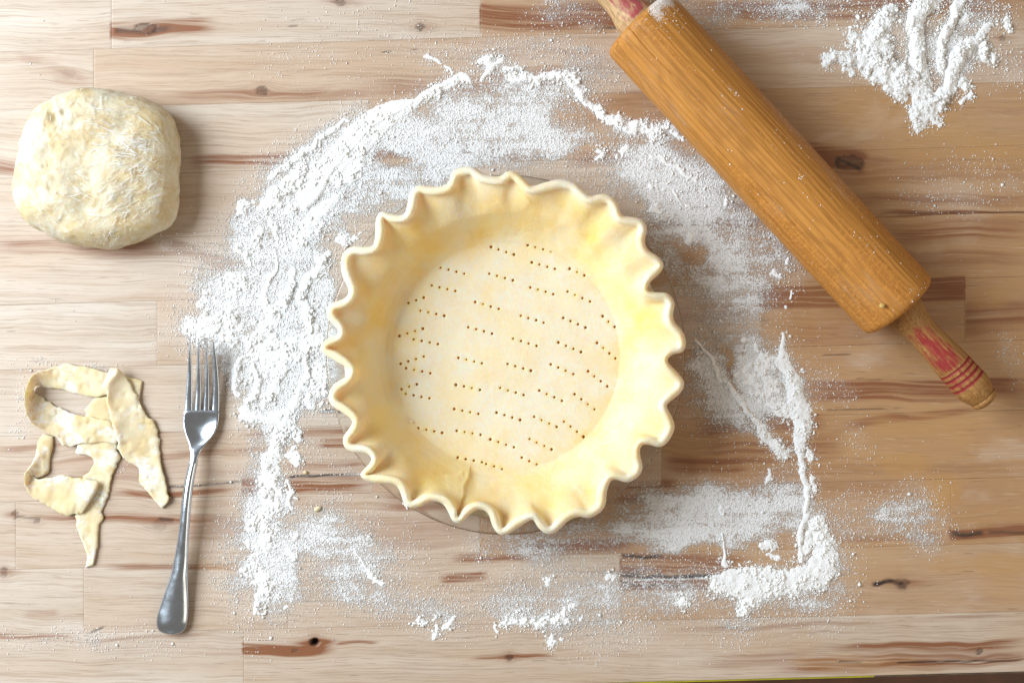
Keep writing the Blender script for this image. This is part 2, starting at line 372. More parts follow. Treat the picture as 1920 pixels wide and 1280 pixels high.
strokes = [
 # broad swept band up left of the pie
 S([(778, 196, 10, 5), (742, 206, 20, 6), (705, 228, 26, 6), (672, 262, 30, 7), (640, 300, 30, 7), (605, 335, 26, 7), (572, 365, 18, 6)], 0.2),
 S([(776, 194, 4, 8), (716, 222, 5, 9), (682, 252, 5, 9), (652, 290, 6, 10), (620, 322, 7, 10), (598, 360, 8, 10), (574, 388, 7, 8)], 0.35),
 S([(655, 222, 3, 3), (622, 246, 5, 5), (588, 272, 6, 5), (560, 294, 6, 5), (540, 312, 6, 4), (505, 335, 5, 3)], 0.7),
 S([(612, 296, 4, 3), (585, 312, 8, 3), (548, 325, 8, 3)], 1.1),
 S([(560, 338, 16, 7), (530, 355, 20, 8), (505, 378, 17, 8), (492, 385, 9, 6)], 0.9),
 S([(545, 392, 10, 5), (570, 380, 12, 6)], 0.9),
 S([(628, 372, 12, 4), (600, 400, 18, 4), (578, 430, 20, 3), (560, 455, 16, 2.5)], 0.6),
 S([(640, 345, 14, 5), (672, 318, 14, 5), (684, 300, 8, 4)], 0.8),
 # arc over the top of the pie
 S([(778, 194, 5, 5), (800, 180, 9, 6), (822, 170, 12, 7), (846, 158, 11, 7), (858, 145, 9, 5), (880, 152, 6, 4)], 0.8),
 S([(796, 108, 5, 2), (822, 122, 5, 2.5), (842, 140, 5, 3)], 1.3),
 S([(900, 112, 5, 5), (912, 108, 6, 6), (920, 122, 7, 7), (912, 136, 6, 6), (905, 145, 4, 3)], 0.7),
 S([(925, 120, 4, 5), (940, 114, 5, 5)], 0.7),
 S([(948, 126, 4, 4), (975, 126, 4, 4)], 0.9),
 S([(962, 148, 9, 5), (985, 145, 9, 5), (1012, 152, 8, 5), (1035, 142, 8, 6), (1062, 146, 9, 6), (1080, 160, 9, 6), (1090, 180, 8, 6), (1108, 196, 7, 6), (1125, 212, 8, 6), (1142, 228, 9, 6)], 0.9),
 S([(1142, 228, 9, 6), (1165, 232, 12, 7), (1190, 238, 13, 7), (1222, 248, 11, 6), (1250, 242, 9, 7), (1272, 256, 7, 5)], 0.9),
 S([(1222, 296, 4, 3), (1245, 302, 6, 4), (1268, 312, 5, 4), (1300, 336, 6, 3)], 0.8),
 S([(1122, 286, 4, 4), (1130, 294, 4, 4), (1122, 302, 4, 4)], 0.6), S([(1234, 385, 5, 3), (1222, 392, 5, 4), (1236, 400, 4, 3)], 0.6),
 S([(1262, 352, 2, 2), (1275, 372, 2, 3), (1280, 382, 2, 2)], 0.6), S([(1362, 375, 4, 3), (1358, 384, 3, 2)], 0.5),
 S([(1230, 350, 8, 2), (1245, 345, 6, 2)], 1.2), S([(1180, 282, 7, 2), (1160, 286, 8, 2.5)], 1.0),
 # scattered field left of the pie
 S([(466, 388, 11, 4), (454, 396, 8, 3)], 1.2), S([(505, 420, 12, 4), (520, 440, 10, 3)], 1.3), S([(486, 445, 14, 4), (495, 460, 8, 3)], 1.2),
 S([(442, 466, 8, 4), (445, 476, 6, 3)], 1.0), S([(460, 490, 10, 3), (468, 500, 9, 3)], 1.3),
 S([(438, 520, 14, 3), (450, 538, 22, 4), (430, 548, 12, 3)], 1.4), S([(400, 560, 12, 3), (385, 575, 10, 3)], 1.4),
 S([(360, 610, 14, 3), (395, 618, 28, 5), (430, 612, 24, 7), (440, 590, 8, 6)], 1.2),
 S([(430, 640, 14, 3), (415, 655, 8, 2)], 1.3),
 S([(518, 470, 4, 4), (516, 505, 5, 5), (504, 535, 8, 6), (500, 560, 12, 6), (512, 580, 14, 6)], 0.7),
 S([(548, 510, 8, 4), (540, 545, 10, 6), (530, 575, 14, 6)], 0.9),
 S([(618, 480, 8, 4), (590, 505, 10, 6), (572, 535, 11, 7), (568, 570, 11, 7), (572, 600, 12, 6), (590, 625, 12, 5)], 0.8),
 S([(640, 460, 12, 3), (665, 440, 8, 3)], 1.1),
 S([(500, 615, 22, 4), (490, 650, 26, 4), (520, 660, 30, 4), (560, 650, 28, 4), (595, 640, 20, 4)], 1.0),
 S([(455, 668, 6, 7), (442, 690, 7, 8), (438, 712, 8, 7), (444, 735, 6, 5)], 0.7),
 S([(478, 690, 6, 7), (488, 712, 7, 8), (480, 735, 7, 7), (462, 752, 7, 5)], 0.7),
 S([(455, 765, 10, 6), (475, 780, 13, 6), (500, 790, 14, 6), (522, 782, 14, 6)], 0.9),
 S([(575, 640, 8, 6), (573, 675, 7, 7), (578, 705, 7, 7), (568, 735, 9, 6), (548, 762, 10, 6)], 0.7),
 S([(540, 690, 8, 5), (528, 712, 8, 6), (510, 735, 9, 6), (497, 755, 8, 5)], 0.8),
 S([(605, 690, 14, 3), (600, 720, 20, 3), (590, 755, 16, 3)], 1.1), S([(470, 650, 20, 3), (520, 700, 25, 2.5)], 1.2),
 S([(528, 780, 14, 6), (530, 805, 15, 6), (518, 830, 16, 6), (512, 862, 18, 6), (508, 890, 20, 6), (500, 915, 20, 5)], 0.9),
 S([(552, 805, 10, 5), (556, 822, 10, 5)], 1.0), S([(545, 850, 14, 4), (556, 865, 10, 3)], 1.0),
 S([(505, 935, 24, 4), (510, 955, 22, 4), (490, 975, 30, 5), (500, 1000, 22, 5), (490, 1030, 18, 5), (485, 1045, 14, 4)], 1.3),
 S([(538, 905, 4, 4), (542, 935, 4, 5), (548, 955, 4, 3)], 0.8), S([(555, 1000, 8, 4), (552, 1008, 6, 3)], 1.0), S([(545, 1036, 6, 4), (548, 1045, 4, 3)], 0.8),
 S([(480, 1075, 22, 4), (495, 1090, 24, 5), (495, 1110, 14, 4), (486, 1145, 10, 4)], 1.3), S([(460, 1017, 8, 3), (455, 1025, 5, 2)], 1.1),
 S([(535, 1135, 5, 3), (530, 1142, 4, 2)], 1.1),
 # below the pie
 S([(665, 1032, 3, 4), (678, 1050, 3, 5), (690, 1066, 4, 5), (702, 1085, 7, 4), (716, 1098, 8, 4)], 0.9),
 S([(780, 1160, 6, 1.2), (808, 1162, 7, 1.4), (818, 1180, 5, 1.5), (815, 1198, 6, 2)], 1.4), S([(848, 1168, 9, 5), (835, 1175, 6, 3)], 1.1),
 S([(926, 1175, 5, 3), (928, 1184, 4, 2)], 0.9), S([(950, 1160, 8, 1.2), (985, 1168, 9, 1.8), (1012, 1170, 8, 2.5), (1040, 1165, 12, 1.6), (1068, 1155, 18, 1.5), (1078, 1178, 7, 2)], 1.2),
 S([(1040, 1200, 9, 3), (1030, 1195, 8, 2)], 1.3), S([(1020, 1092, 12, 2), (1045, 1085, 8, 2)], 1.3), S([(1145, 1078, 6, 3), (1150, 1070, 4, 2)], 1.0),
 S([(760, 940, 3, 1), (766, 950, 3, 1)], 1.0), S([(1292, 1125, 8, 3), (1283, 1130, 8, 4)], 1.2),
 # right hand ridges
 S([(1309, 640, 3, 4), (1320, 662, 4, 5), (1340, 690, 4, 5), (1358, 715, 5, 5), (1384, 745, 6, 5), (1402, 775, 7, 6), (1425, 800, 7, 5), (1445, 830, 9, 5), (1470, 850, 10, 4)], 0.75),
 S([(1467, 628, 3, 4), (1470, 655, 5, 5), (1468, 675, 12, 5), (1480, 700, 12, 7), (1492, 730, 16, 9), (1500, 765, 19, 10), (1506, 800, 17, 9), (1498, 830, 12, 7), (1503, 855, 7, 6), (1506, 880, 6, 6), (1512, 905, 6, 6), (1514, 930, 6, 6), (1510, 955, 7, 5), (1505, 985, 5, 5), (1501, 1020, 4, 5), (1502, 1050, 7, 5)], 0.55),
 S([(1430, 680, 24, 2.5), (1400, 700, 20, 2), (1440, 730, 24, 2.5), (1460, 760, 22, 2.5)], 1.3),
 S([(1522, 850, 8, 3), (1522, 864, 6, 3)], 1.1), S([(1526, 892, 4, 3), (1527, 922, 4, 3)], 0.8), S([(1443, 885, 5, 3), (1440, 896, 7, 4), (1437, 903, 4, 3)], 0.9),
 S([(1529, 978, 14, 4), (1540, 1000, 16, 5), (1548, 1030, 22, 6), (1545, 1060, 26, 7), (1530, 1082, 24, 7), (1505, 1085, 24, 7), (1475, 1090, 24, 6), (1440, 1092, 26, 6), (1405, 1092, 32, 7), (1375, 1090, 26, 6), (1345, 1095, 14, 4)], 0.55),
 S([(1510, 1040, 10, 4), (1520, 1000, 8, 4)], 0.9),
 S([(1402, 1120, 22, 4), (1395, 1138, 12, 3)], 1.3), S([(1358, 1005, 3, 3), (1361, 1030, 4, 4), (1362, 1058, 8, 4)], 1.0),
 S([(1428, 1025, 9, 4), (1445, 1030, 13, 4), (1440, 1045, 9, 4), (1462, 1045, 4, 3)], 1.1), S([(1358, 965, 6, 3), (1360, 955, 4, 2)], 1.1),
 S([(1290, 450, 6, 3), (1297, 443, 5, 3)], 0.6), S([(1475, 482, 3, 3), (1479, 495, 3, 3)], 0.6), S([(1482, 548, 2, 3), (1482, 556, 3, 4)], 0.6), S([(1474, 575, 3, 3), (1475, 580, 3, 3)], 0.6),
 S([(1390, 633, 5, 3), (1394, 635, 4, 3)], 0.5), S([(1415, 648, 4, 3), (1417, 655, 4, 2)], 0.9), S([(1455, 515, 8, 2.5), (1462, 525, 6, 2.5)], 1.1), S([(1290, 385, 4, 2), (1300, 392, 4, 2)], 1.0),
]
heap = [
 S([(1668, 18, 14.54, 7), (1655, 45, 20.77, 10), (1640, 75, 31.15, 10), (1645, 105, 33.23, 11), (1665, 135, 31.15, 12), (1680, 160, 24.92, 9), (1692, 182, 16.61, 6)], 0.85),
 S([(1612, 60, 16.61, 3), (1600, 85, 14.54, 3), (1615, 110, 16.61, 5), (1625, 130, 12.46, 4)], 1.3),
 S([(1745, -8, 22.84, 12), (1728, 18, 19.73, 14), (1716, 50, 15.58, 14), (1715, 85, 14.54, 13), (1722, 115, 15.58, 12), (1728, 140, 14.54, 9)], 0.55),
 S([(1796, 2, 6.23, 5), (1788, 25, 8.31, 9), (1775, 55, 9.35, 11), (1763, 85, 8.31, 11), (1762, 112, 9.35, 8), (1766, 130, 7.27, 5)], 0.6),
 S([(1808, 35, 11.42, 4), (1795, 45, 8.31, 6)], 1.0),
 S([(1852, 52, 6.23, 4), (1835, 68, 11.42, 5), (1812, 92, 14.54, 10), (1796, 112, 15.58, 12), (1783, 140, 12.46, 12), (1780, 165, 12.46, 11), (1762, 182, 18.69, 11), (1740, 192, 22.84, 11)], 0.75),
 S([(1842, 95, 14.54, 5), (1838, 108, 10.38, 4)], 1.2),
 S([(1690, 140, 22.84, 12), (1712, 155, 18.69, 8), (1730, 175, 24.92, 9), (1735, 200, 22.84, 9), (1728, 222, 18.69, 6), (1722, 238, 10.38, 4)], 0.95),
 S([(1752, 222, 10.38, 3), (1756, 238, 6.23, 3)], 1.2),
 S([(1556, 112, 12.46, 6), (1575, 108, 12.46, 6), (1595, 110, 11.42, 6)], 0.9), S([(1590, 128, 9.35, 4), (1592, 140, 6.23, 4)], 1.0),
 S([(1800, 150, 8.31, 5), (1808, 162, 6.23, 4)], 1.0), S([(1810, 180, 7.27, 4), (1803, 192, 6.23, 4)], 1.2),
 S([(1890, 32, 7.27, 6), (1889, 48, 8.31, 6)], 1.0), S([(1607, 32, 4.15, 4), (1608, 33, 4.15, 4)], 0.3), S([(1596, 56, 4.15, 3), (1597, 58, 4.15, 3)], 0.7), S([(1868, 106, 5.19, 3), (1870, 108, 4.15, 3)], 1.0),
]
GX, GY = np.meshgrid(np.arange(W_, dtype=np.float32), np.arange(H_, dtype=np.float32))
n14 = fb(GX, GY, 16, 2, 4); n6 = fb(GX, GY, 6, 8, 3); big = fb(GX, GY, 60, 4, 3); sweepn = vn(GX + GY * 1.05, GY - GX * 0.9, 5, 3, 90)
def finish(Hm, Rm):
    on = Hm > 0
    clump = 0.30 + 0.95 * n14 * Rm + 0.45 * (1 - Rm)
    H2 = Hm * clump + on * ((n14 - 0.5) * 3.6 * Rm + (n6 - 0.5) * 2.8 * Rm + (sweepn - 0.5) * 1.0 * (1 - Rm))
    H2 -= 0.45 * on * Rm
    return np.where(on, np.maximum(H2, 0), 0).astype(np.float32)
Hw, Rw = draw_strokes(strokes); Hw = finish(Hw, Rw)
Hh, Rh = draw_strokes(heap); Hh = finish(Hh, Rh) * 1.55

# plank layout (photo coordinates at the table plane): joint lines y at x=0 and x=1920
lines = [(-138, -198), (-20, -78), (98, 38), (206, 154), (335, 272), (454, 398), (572, 518), (694, 637), (818, 768), (941, 894), (1068, 1017), (1190, 1146), (1310, 1258)]
ends = {0: [480, 1300], 1: [209, 902], 2: [176], 3: [690, 1050], 4: [1450], 5: [1120], 6: [295, 1424, 1808], 7: [860], 8: [700, 1240], 9: [30, 900, 1783], 10: [157, 540, 1165], 11: [457]}
def row_of(X, Y):
    r = np.zeros(X.shape, int)
    for i, (a, b) in enumerate(lines[1:]): r += (Y > a + (b - a) * X / 1920.0)
    return r

# film of flour on the wood: soft patches (x, y, rx, ry, angle, amount)
patch = [(560, 300, 130, 45, -42, .55), (540, 420, 110, 60, -30, .75), (520, 540, 110, 110, 0, .72), (530, 670, 100, 100, 0, .85), (400, 600, 70, 60, 0, .45),
 (505, 820, 45, 90, 10, .6), (500, 960, 60, 80, 0, .6), (490, 1080, 60, 80, 0, .55), (640, 1010, 110, 60, 10, .55), (590, 1090, 150, 60, 0, .30), (720, 1120, 90, 40, 15, .36),
 (820, 250, 150, 60, -15, .62), (980, 180, 120, 40, 0, .62), (960, 270, 130, 60, 0, .58), (690, 330, 90, 70, -30, .68), (1040, 260, 60, 40, 0, .5), (820, 330, 140, 40, -20, .5),
 (1180, 300, 110, 60, 25, .55), (1280, 340, 100, 70, 35, .62), (1330, 430, 110, 90, 40, .55), (1280, 500, 60, 60, 0, .45), (1390, 540, 70, 60, 40, .52), (1350, 600, 70, 45, 20, .45), (1440, 470, 50, 50, 45, .48),
 (1410, 700, 80, 70, 20, .62), (1340, 740, 60, 60, 40, .48), (1440, 760, 60, 50, 0, .55), (1330, 690, 50, 50, 0, .3), (1420, 850, 80, 40, 10, .33),
 (1340, 960, 150, 50, -4, .62), (1240, 970, 90, 50, 0, .5), (1450, 950, 60, 60, 0, .55), (1150, 1000, 120, 30, 0, .34), (1290, 1010, 90, 25, 0, .45),
 (980, 1020, 80, 35, 10, .38), (1060, 1090, 180, 45, 0, .34), (1230, 1110, 90, 40, 0, .5), (1090, 1150, 120, 40, 0, .5), (900, 1150, 130, 36, 0, .40), (1160, 1200, 60, 30, 0, .28),
 (1410, 1120, 140, 60, -5, .40), (1560, 1080, 60, 70, 20, .38), (1370, 1180, 70, 30, 0, .15), (1600, 970, 90, 35, 0, .34), (1710, 980, 70, 35, 0, .42), (1730, 925, 40, 40, 70, .25),
 (1060, 20, 80, 24, 0, .34), (980, 90, 170, 30, 0, .26), (1120, 120, 60, 40, 0, .30), (880, 110, 120, 40, 0, .20), (1360, 25, 130, 25, 0, .38), (1520, 20, 100, 24, 0, .42), (1860, 20, 60, 24, 0, .35), (1800, 60, 40, 30, -40, .45),
 (1710, 50, 90, 70, 0, .28), (1745, 110, 60, 60, 0, .28), (1800, 90, 60, 40, -40, .4), (1830, 330, 90, 40, 0, .16), (1760, 370, 80, 20, 0, .16), (1890, 120, 50, 30, 30, .22), (1900, 680, 30, 40, 0, .22), (1560, 735, 50, 22, 0, .20), (1590, 830, 40, 30, 30, .15),
 (150, 1200, 130, 22, 0, .28), (70, 680, 40, 12, 0, .35), (190, 690, 30, 8, 0, .4), (30, 760, 16, 60, 0, .25), (230, 870, 30, 20, 0, .2), (300, 440, 90, 20, 15, .25), (560, 115, 80, 30, 0, .12), (700, 60, 160, 60, 0, .06), (380, 520, 40, 40, 30, .25),
 (1180, 430, 60, 30, 30, .4), (610, 620, 24, 80, 0, .8), (640, 880, 30, 14, 0, .3), (580, 840, 60, 20, 0, .25)]
wX = GX + (fb(GX, GY, 70, 21, 3) - 0.5) * 70; wY = GY + (fb(GX, GY, 70, 23, 3) - 0.5) * 60
film = np.zeros((H_, W_), np.float32)
for cx, cy, rx, ry, an, am in patch:
    ca, sa = math.cos(math.radians(-an)), math.sin(math.radians(-an))
    m = int(max(rx, ry) * 1.9 + 40)
    a0, a1, b0, b1 = max(0, cx - m), min(W_, cx + m), max(0, cy - m), min(H_, cy + m)
    dx = wX[b0:b1, a0:a1] - cx; dy = wY[b0:b1, a0:a1] - cy
    u = (dx * ca - dy * sa) / rx; v = (dx * sa + dy * ca) / ry
    q = am * np.exp(-(u * u + v * v) ** 1.4 * 0.75)
    s = film[b0:b1, a0:a1]; film[b0:b1, a0:a1] = 1 - (1 - s) * (1 - q)
rid = row_of(GX, GY)
rf = np.array([1, 1.0, 0.97, 1.05, 0.95, 1.0, 0.97, 1.03, 0.85, 1.05, 0.92, 1.0, 1.0, 1, 1])
film *= rf[np.clip(rid, 0, 14)]
film = 1 - (1 - film) ** 1.35
film *= 0.32 + 0.80 * big + 0.50 * n14
qx, qy = wX - 1330, wY - 640
film *= 1 - .6 * np.exp(-((qx * .80 - qy * .60) / 11) ** 2) * sstep(0, 20, qx * .6 + qy * .8) * (1 - sstep(170, 200, qx * .6 + qy * .8))
# long wiping streaks
film *= 0.75 + 0.5 * fb(GX, GY, 120, 31, 3, sy=10)
for x0, x1, y0, y1, hw, am in [(1165, 1345, 1086, 1082, 2.2, .95), (560, 690, 890, 888, 1.5, .8), (312, 466, 912, 901, 1.2, .5), (600, 640, 771, 770, 2, .8)]:
    yc = y0 + (y1 - y0) * (GX - x0) / (x1 - x0)
    film = np.maximum(film, am * np.exp(-((GY - yc) / hw) ** 2) * (GX > x0) * (GX < x1)).astype(np.float32)
def clear(cx, cy, rx, ry, am):
    global film
    film *= 1 - am * np.exp(-(((wX - cx) / rx) ** 2 + ((wY - cy) / ry) ** 2) ** 2)
clear(1350, 850, 110, 50, .75); clear(1290, 800, 50, 90, .5); clear(560, 1060, 30, 30, .3); clear(590, 905, 60, 24, .7); clear(610, 800, 60, 18, .6); clear(730, 290, 40, 12, .55)
clear(1180, 200, 60, 25, .7); clear(1100, 300, 70, 18, .4); clear(1390, 1045, 30, 12, .6); clear(1290, 460, 40, 30, .5); clear(900, 1060, 90, 20, .5)
def box(a, r):
    for ax in (0, 1):
        p = np.pad(a, [(r + 1, r) if i == ax else (0, 0) for i in (0, 1)], mode='edge')
        c = np.cumsum(p, axis=ax, dtype=np.float64)
        a = (np.take(c, range(2 * r + 1, c.shape[ax]), axis=ax) - np.take(c, range(0, c.shape[ax] - 2 * r - 1), axis=ax)) / (2 * r + 1)
    return a.astype(np.float32)
halo = box(box(((Hw + Hh) > 0.4).astype(np.float32), 10), 9)
film = np.clip(film + 0.34 * halo, 0, 1)
film_g = film.copy()
film = np.maximum(film, 0.02 + 0.05 * big)

# ------------------------------------------------------------ wood figure fields, computed on points
# heartwood streaks: x0, x1, y at x0, y at x1, half width, strength
streaks = [(902, 1300, 34, 26, 26, .85), (1250, 1960, 24, 6, 22, .62), (209, 420, 57, 50, 17, .85), (20, 176, 104, 150, 10, .30), (90, 176, 150, 165, 8, .2), (290, 660, 182, 172, 12, .42), (560, 760, 190, 160, 12, .3), (640, 1160, 165, 140, 22, .36),
 (330, 700, 303, 290, 14, .62), (-40, 40, 318, 314, 15, .62), (688, 1050, 292, 285, 12, .75), (1050, 1300, 300, 292, 14, .4), (1040, 1460, 215, 190, 30, .35),
 (-40, 330, 462, 468, 16, .50), (300, 460, 455, 505, 14, .48), (150, 420, 485, 478, 6, .4), (1200, 1500, 425, 412, 8, .75), (1220, 1500, 390, 380, 10, .35), (1500, 1640, 288, 310, 26, .85), (1540, 1960, 330, 310, 24, .32), (1560, 1960, 380, 372, 12, .45),
 (1640, 1960, 402, 398, 5, .9), (1640, 1960, 440, 430, 24, .45), (1500, 1960, 500, 480, 16, .36), (1424, 1808, 556, 542, 24, .95), (1424, 1812, 620, 600, 40, .26), (1812, 1960, 600, 592, 30, .5), (1240, 1424, 590, 580, 18, .4),
 (1470, 1960, 722, 712, 9, .95), (1480, 1960, 738, 730, 16, .78), (1290, 1520, 700, 690, 14, .4), (1290, 1560, 800, 790, 18, .85), (1290, 1600, 850, 838, 30, .5), (1560, 1860, 800, 756, 9, .5), (1230, 1420, 870, 868, 20, .6), (1300, 1960, 885, 872, 12, .25),
 (-40, 360, 842, 808, 7, .42), (60, 560, 868, 838, 6, .38), (440, 700, 812, 806, 6, .6), (590, 700, 827, 824, 8, .8), (520, 700, 872, 862, 7, .45), (455, 720, 909, 903, 17, .95), (200, 460, 930, 914, 7, .6), (130, 330, 900, 880, 20, .25),
 (20, 480, 968, 970, 9, .62), (80, 420, 976, 974, 8, .4), (300, 520, 1000, 985, 18, .28), (180, 480, 1062, 1062, 8, .42), (1783, 1960, 1000, 996, 13, 1.0), (1560, 1790, 1010, 1002, 8, .3), (1180, 1783, 935, 912, 22, .2),
 (960, 1200, 1030, 1020, 14, .7), (840, 1010, 1048, 1046, 9, .62), (820, 920, 1085, 1080, 9, .75), (640, 900, 985, 985, 22, .25), (1165, 1430, 1056, 1050, 20, .75), (1165, 1430, 1092, 1087, 13, 1.0), (700, 960, 940, 935, 20, .5), (1140, 1280, 925, 915, 20, .6), (700,900,1020,1010,14,.25),
 (40, 115, 1150, 1146, 7, .38), (-40, 157, 1192, 1190, 5, .5), (157, 420, 1198, 1190, 4, .3), (457, 640, 1214, 1212, 12, .85), (620, 715, 1205, 1204, 4, .5), (870, 1050, 1232, 1231, 4, .6),
 (1420, 1960, 1250, 1222, 20, .55), (1540, 1960, 1212, 1206, 8, .7), (1600, 1960, 1242, 1236, 7, .9), (1180, 1960, 1185, 1150, 5, .3), (1300, 1560, 1236, 1228, 14, .3)]
# dark cracks: same layout, G channel
cracks = [(312, 466, 914, 903, 2.2, .75), (540, 690, 893, 889, 2.4, .95), (600, 650, 772, 771, 3.5, .9), (1165, 1250, 1043, 1043, 3, .9), (1165, 1460, 1081, 1077, 4.0, 1.0), (1165, 1300, 1098, 1095, 4, .6), (1635, 1702, 1092, 1090, 4.5, .95), (1680, 1702, 1092, 1095, 8, .6),
 (1680, 1930, 1241, 1237, 1.6, .95), (1570, 1620, 1240, 1239, 1.5, .6), (1783, 1850, 1001, 1000, 5, .75), (1850, 1960, 996, 1000, 3, .5), (215, 330, 58, 56, 6, .50), (1565, 1620, 295, 318, 4.5, .85), (1645, 1960, 401, 397, 1.5, .5), (1605, 1660, 710, 710, 1.2, .7), (1550, 1700, 768, 764, 1.2, .5),
 (30, 80, 968, 972, 2, .5), (296, 330, 973, 978, 3, .7), (168, 198, 1186, 1174, 3, .6), (560, 700, 1127, 1127, 1, .35), (715, 735, 98, 97, 1.5, .7), (770, 785, 94, 93, 1.3, .6), (480, 500, 79, 78, 1.2, .6), (545, 575, 38, 37, 1.2, .5), (540, 560, 49, 49, 1.4, .6), (1540, 1600, 665, 664, 1.3, .5), (1130, 1160, 52, 55, 3, .6), (1000, 1050, 295, 292, 4, .5), (700, 760, 50, 50, 1, .1)]
knots = [(275, 54, 22, 9, .95), (788, 51, 8, 7, .85), (640, 5, 9, 6, .8), (492, 171, 11, 8, .75), (1592, 305, 26, 13, .8), (30, 964, 6, 7, .7), (70, 976, 5, 5, .7), (8, 1073, 7, 8, .75), (1185, 1077, 14, 7, .95), (955, 1232, 6, 6, .85), (590, 1203, 9, 8, 1.6), (552, 1219, 5, 4, .5), (1836, 1221, 6, 5, .85), (1690, 1092, 14, 8, .8), (1880, 73, 6, 5, .6), (130, 140, 10, 8, .15), (1125, 52, 10, 5, .7), (300, 985, 12, 10, .35)]
amber = [(1700, 240, 180, 70, .45), (1850, 300, 90, 60, .55), (1700, 870, 60, 22, .6), (1760, 920, 40, 40, .8), (1850, 1060, 120, 26, .65), (1880, 1110, 60, 40, .5), (1600, 560, 120, 60, .2), (1640, 330, 60, 30, .4), (1700, 160, 120, 30, .25), (1750, 800, 120, 40, .35), (1850, 560, 60, 20, .5), (1600, 1240, 120, 20, .3), (1400, 1200, 160, 30, .2), (1740, 650, 130, 30, .35), (400, 1060, 60, 12, .4)]
plank_tone = {}
def figure(x, y, seed):
    wy = y + (fb(x, y, 140, seed + 40, 3) - 0.5) * 16
    K = np.zeros_like(x); G = np.zeros_like(x); R = np.zeros_like(x); A = np.zeros_like(x); gy = wy.copy()
    for kx, ky, rx, ry, s in knots:
        dx = x - kx; dy = y - ky
        g = np.exp(-(dx / (rx * 3.2)) ** 2 - (dy / (ry * 2.6)) ** 2)
        gy = gy - np.sign(dy) * np.minimum(np.abs(dy), ry * 1.2) * g * 0.9
        e = (dx / rx) ** 2 + (dy / ry) ** 2 + (vn(x, y, 5, 51) - 0.5) * 0.8
        G = np.maximum(G, min(s, 1) * (0.55 if s < 1 else 1) * np.clip(1.35 - e, 0, 1))
        if s < 1: G = np.maximum(G, s * 0.75 * np.exp(-((e - 0.9) / 0.35) ** 2))
        R = np.maximum(R, s * 0.8 * np.exp(-(dx / (rx * 3.6)) ** 2 - (dy / (ry * 0.9)) ** 2))
        R = np.maximum(R, s * 0.45 * np.exp(-(dx / (rx * 1.8)) ** 2 - (dy / (ry * 1.9)) ** 2))
    for x0, x1, y0, y1, hw, s in streaks:
        t = np.clip((x - x0) / (x1 - x0), 0, 1)
        yc = y0 + (y1 - y0) * t
        fade = sstep(x0 - 2, x0 + 0.22 * (x1 - x0), x) * (1 - sstep(x1 - 0.22 * (x1 - x0), x1 + 2, x))
        if (x0, s) in ((902, .85), (209, .85), (1424, .95), (455, .95), (1783, 1.0), (1165, .75), (1165, 1.0), (457, .85), (688, .75), (1812, .5)):
            fade = 1 - sstep(x1 - 0.3 * (x1 - x0), x1, x); fade = fade * (x >= x0 - 1)
        if x1 in (1808,): fade = ((x >= x0 - 1) & (x <= x1 + 1)) * 1.0
        d = np.abs(wy - yc) / hw
        hn = 0.6 + 0.8 * vn(x, wy, 160, seed + 7, 7)
        R = np.maximum(R, s * fade * np.clip(1.25 - d * d, 0, 1) * np.clip(hn, 0, 1.2))
    for x0, x1, y0, y1, hw, s in cracks:
        t = np.clip((x - x0) / (x1 - x0), 0, 1); yc = y0 + (y1 - y0) * t + (vn(x, x * 0, 24, 5) - 0.5) * hw * 2
        fade = sstep(x0 - 2, x0 + 6, x) * (1 - sstep(x1 - 0.2 * (x1 - x0), x1 + 1, x))
        G = np.maximum(G, s * fade * np.clip(1.3 - np.abs(y - yc) / hw, 0, 1))
    for ax, ay, rx, ry, s in amber:
        q = ((x - ax) / rx) ** 2 + ((y - ay) / ry) ** 2 + (fb(x, y, 50, 61, 3) - 0.5) * 1.6
        A = np.maximum(A, s * np.clip(1.2 - q, 0, 1))
    return R, G, A, gy

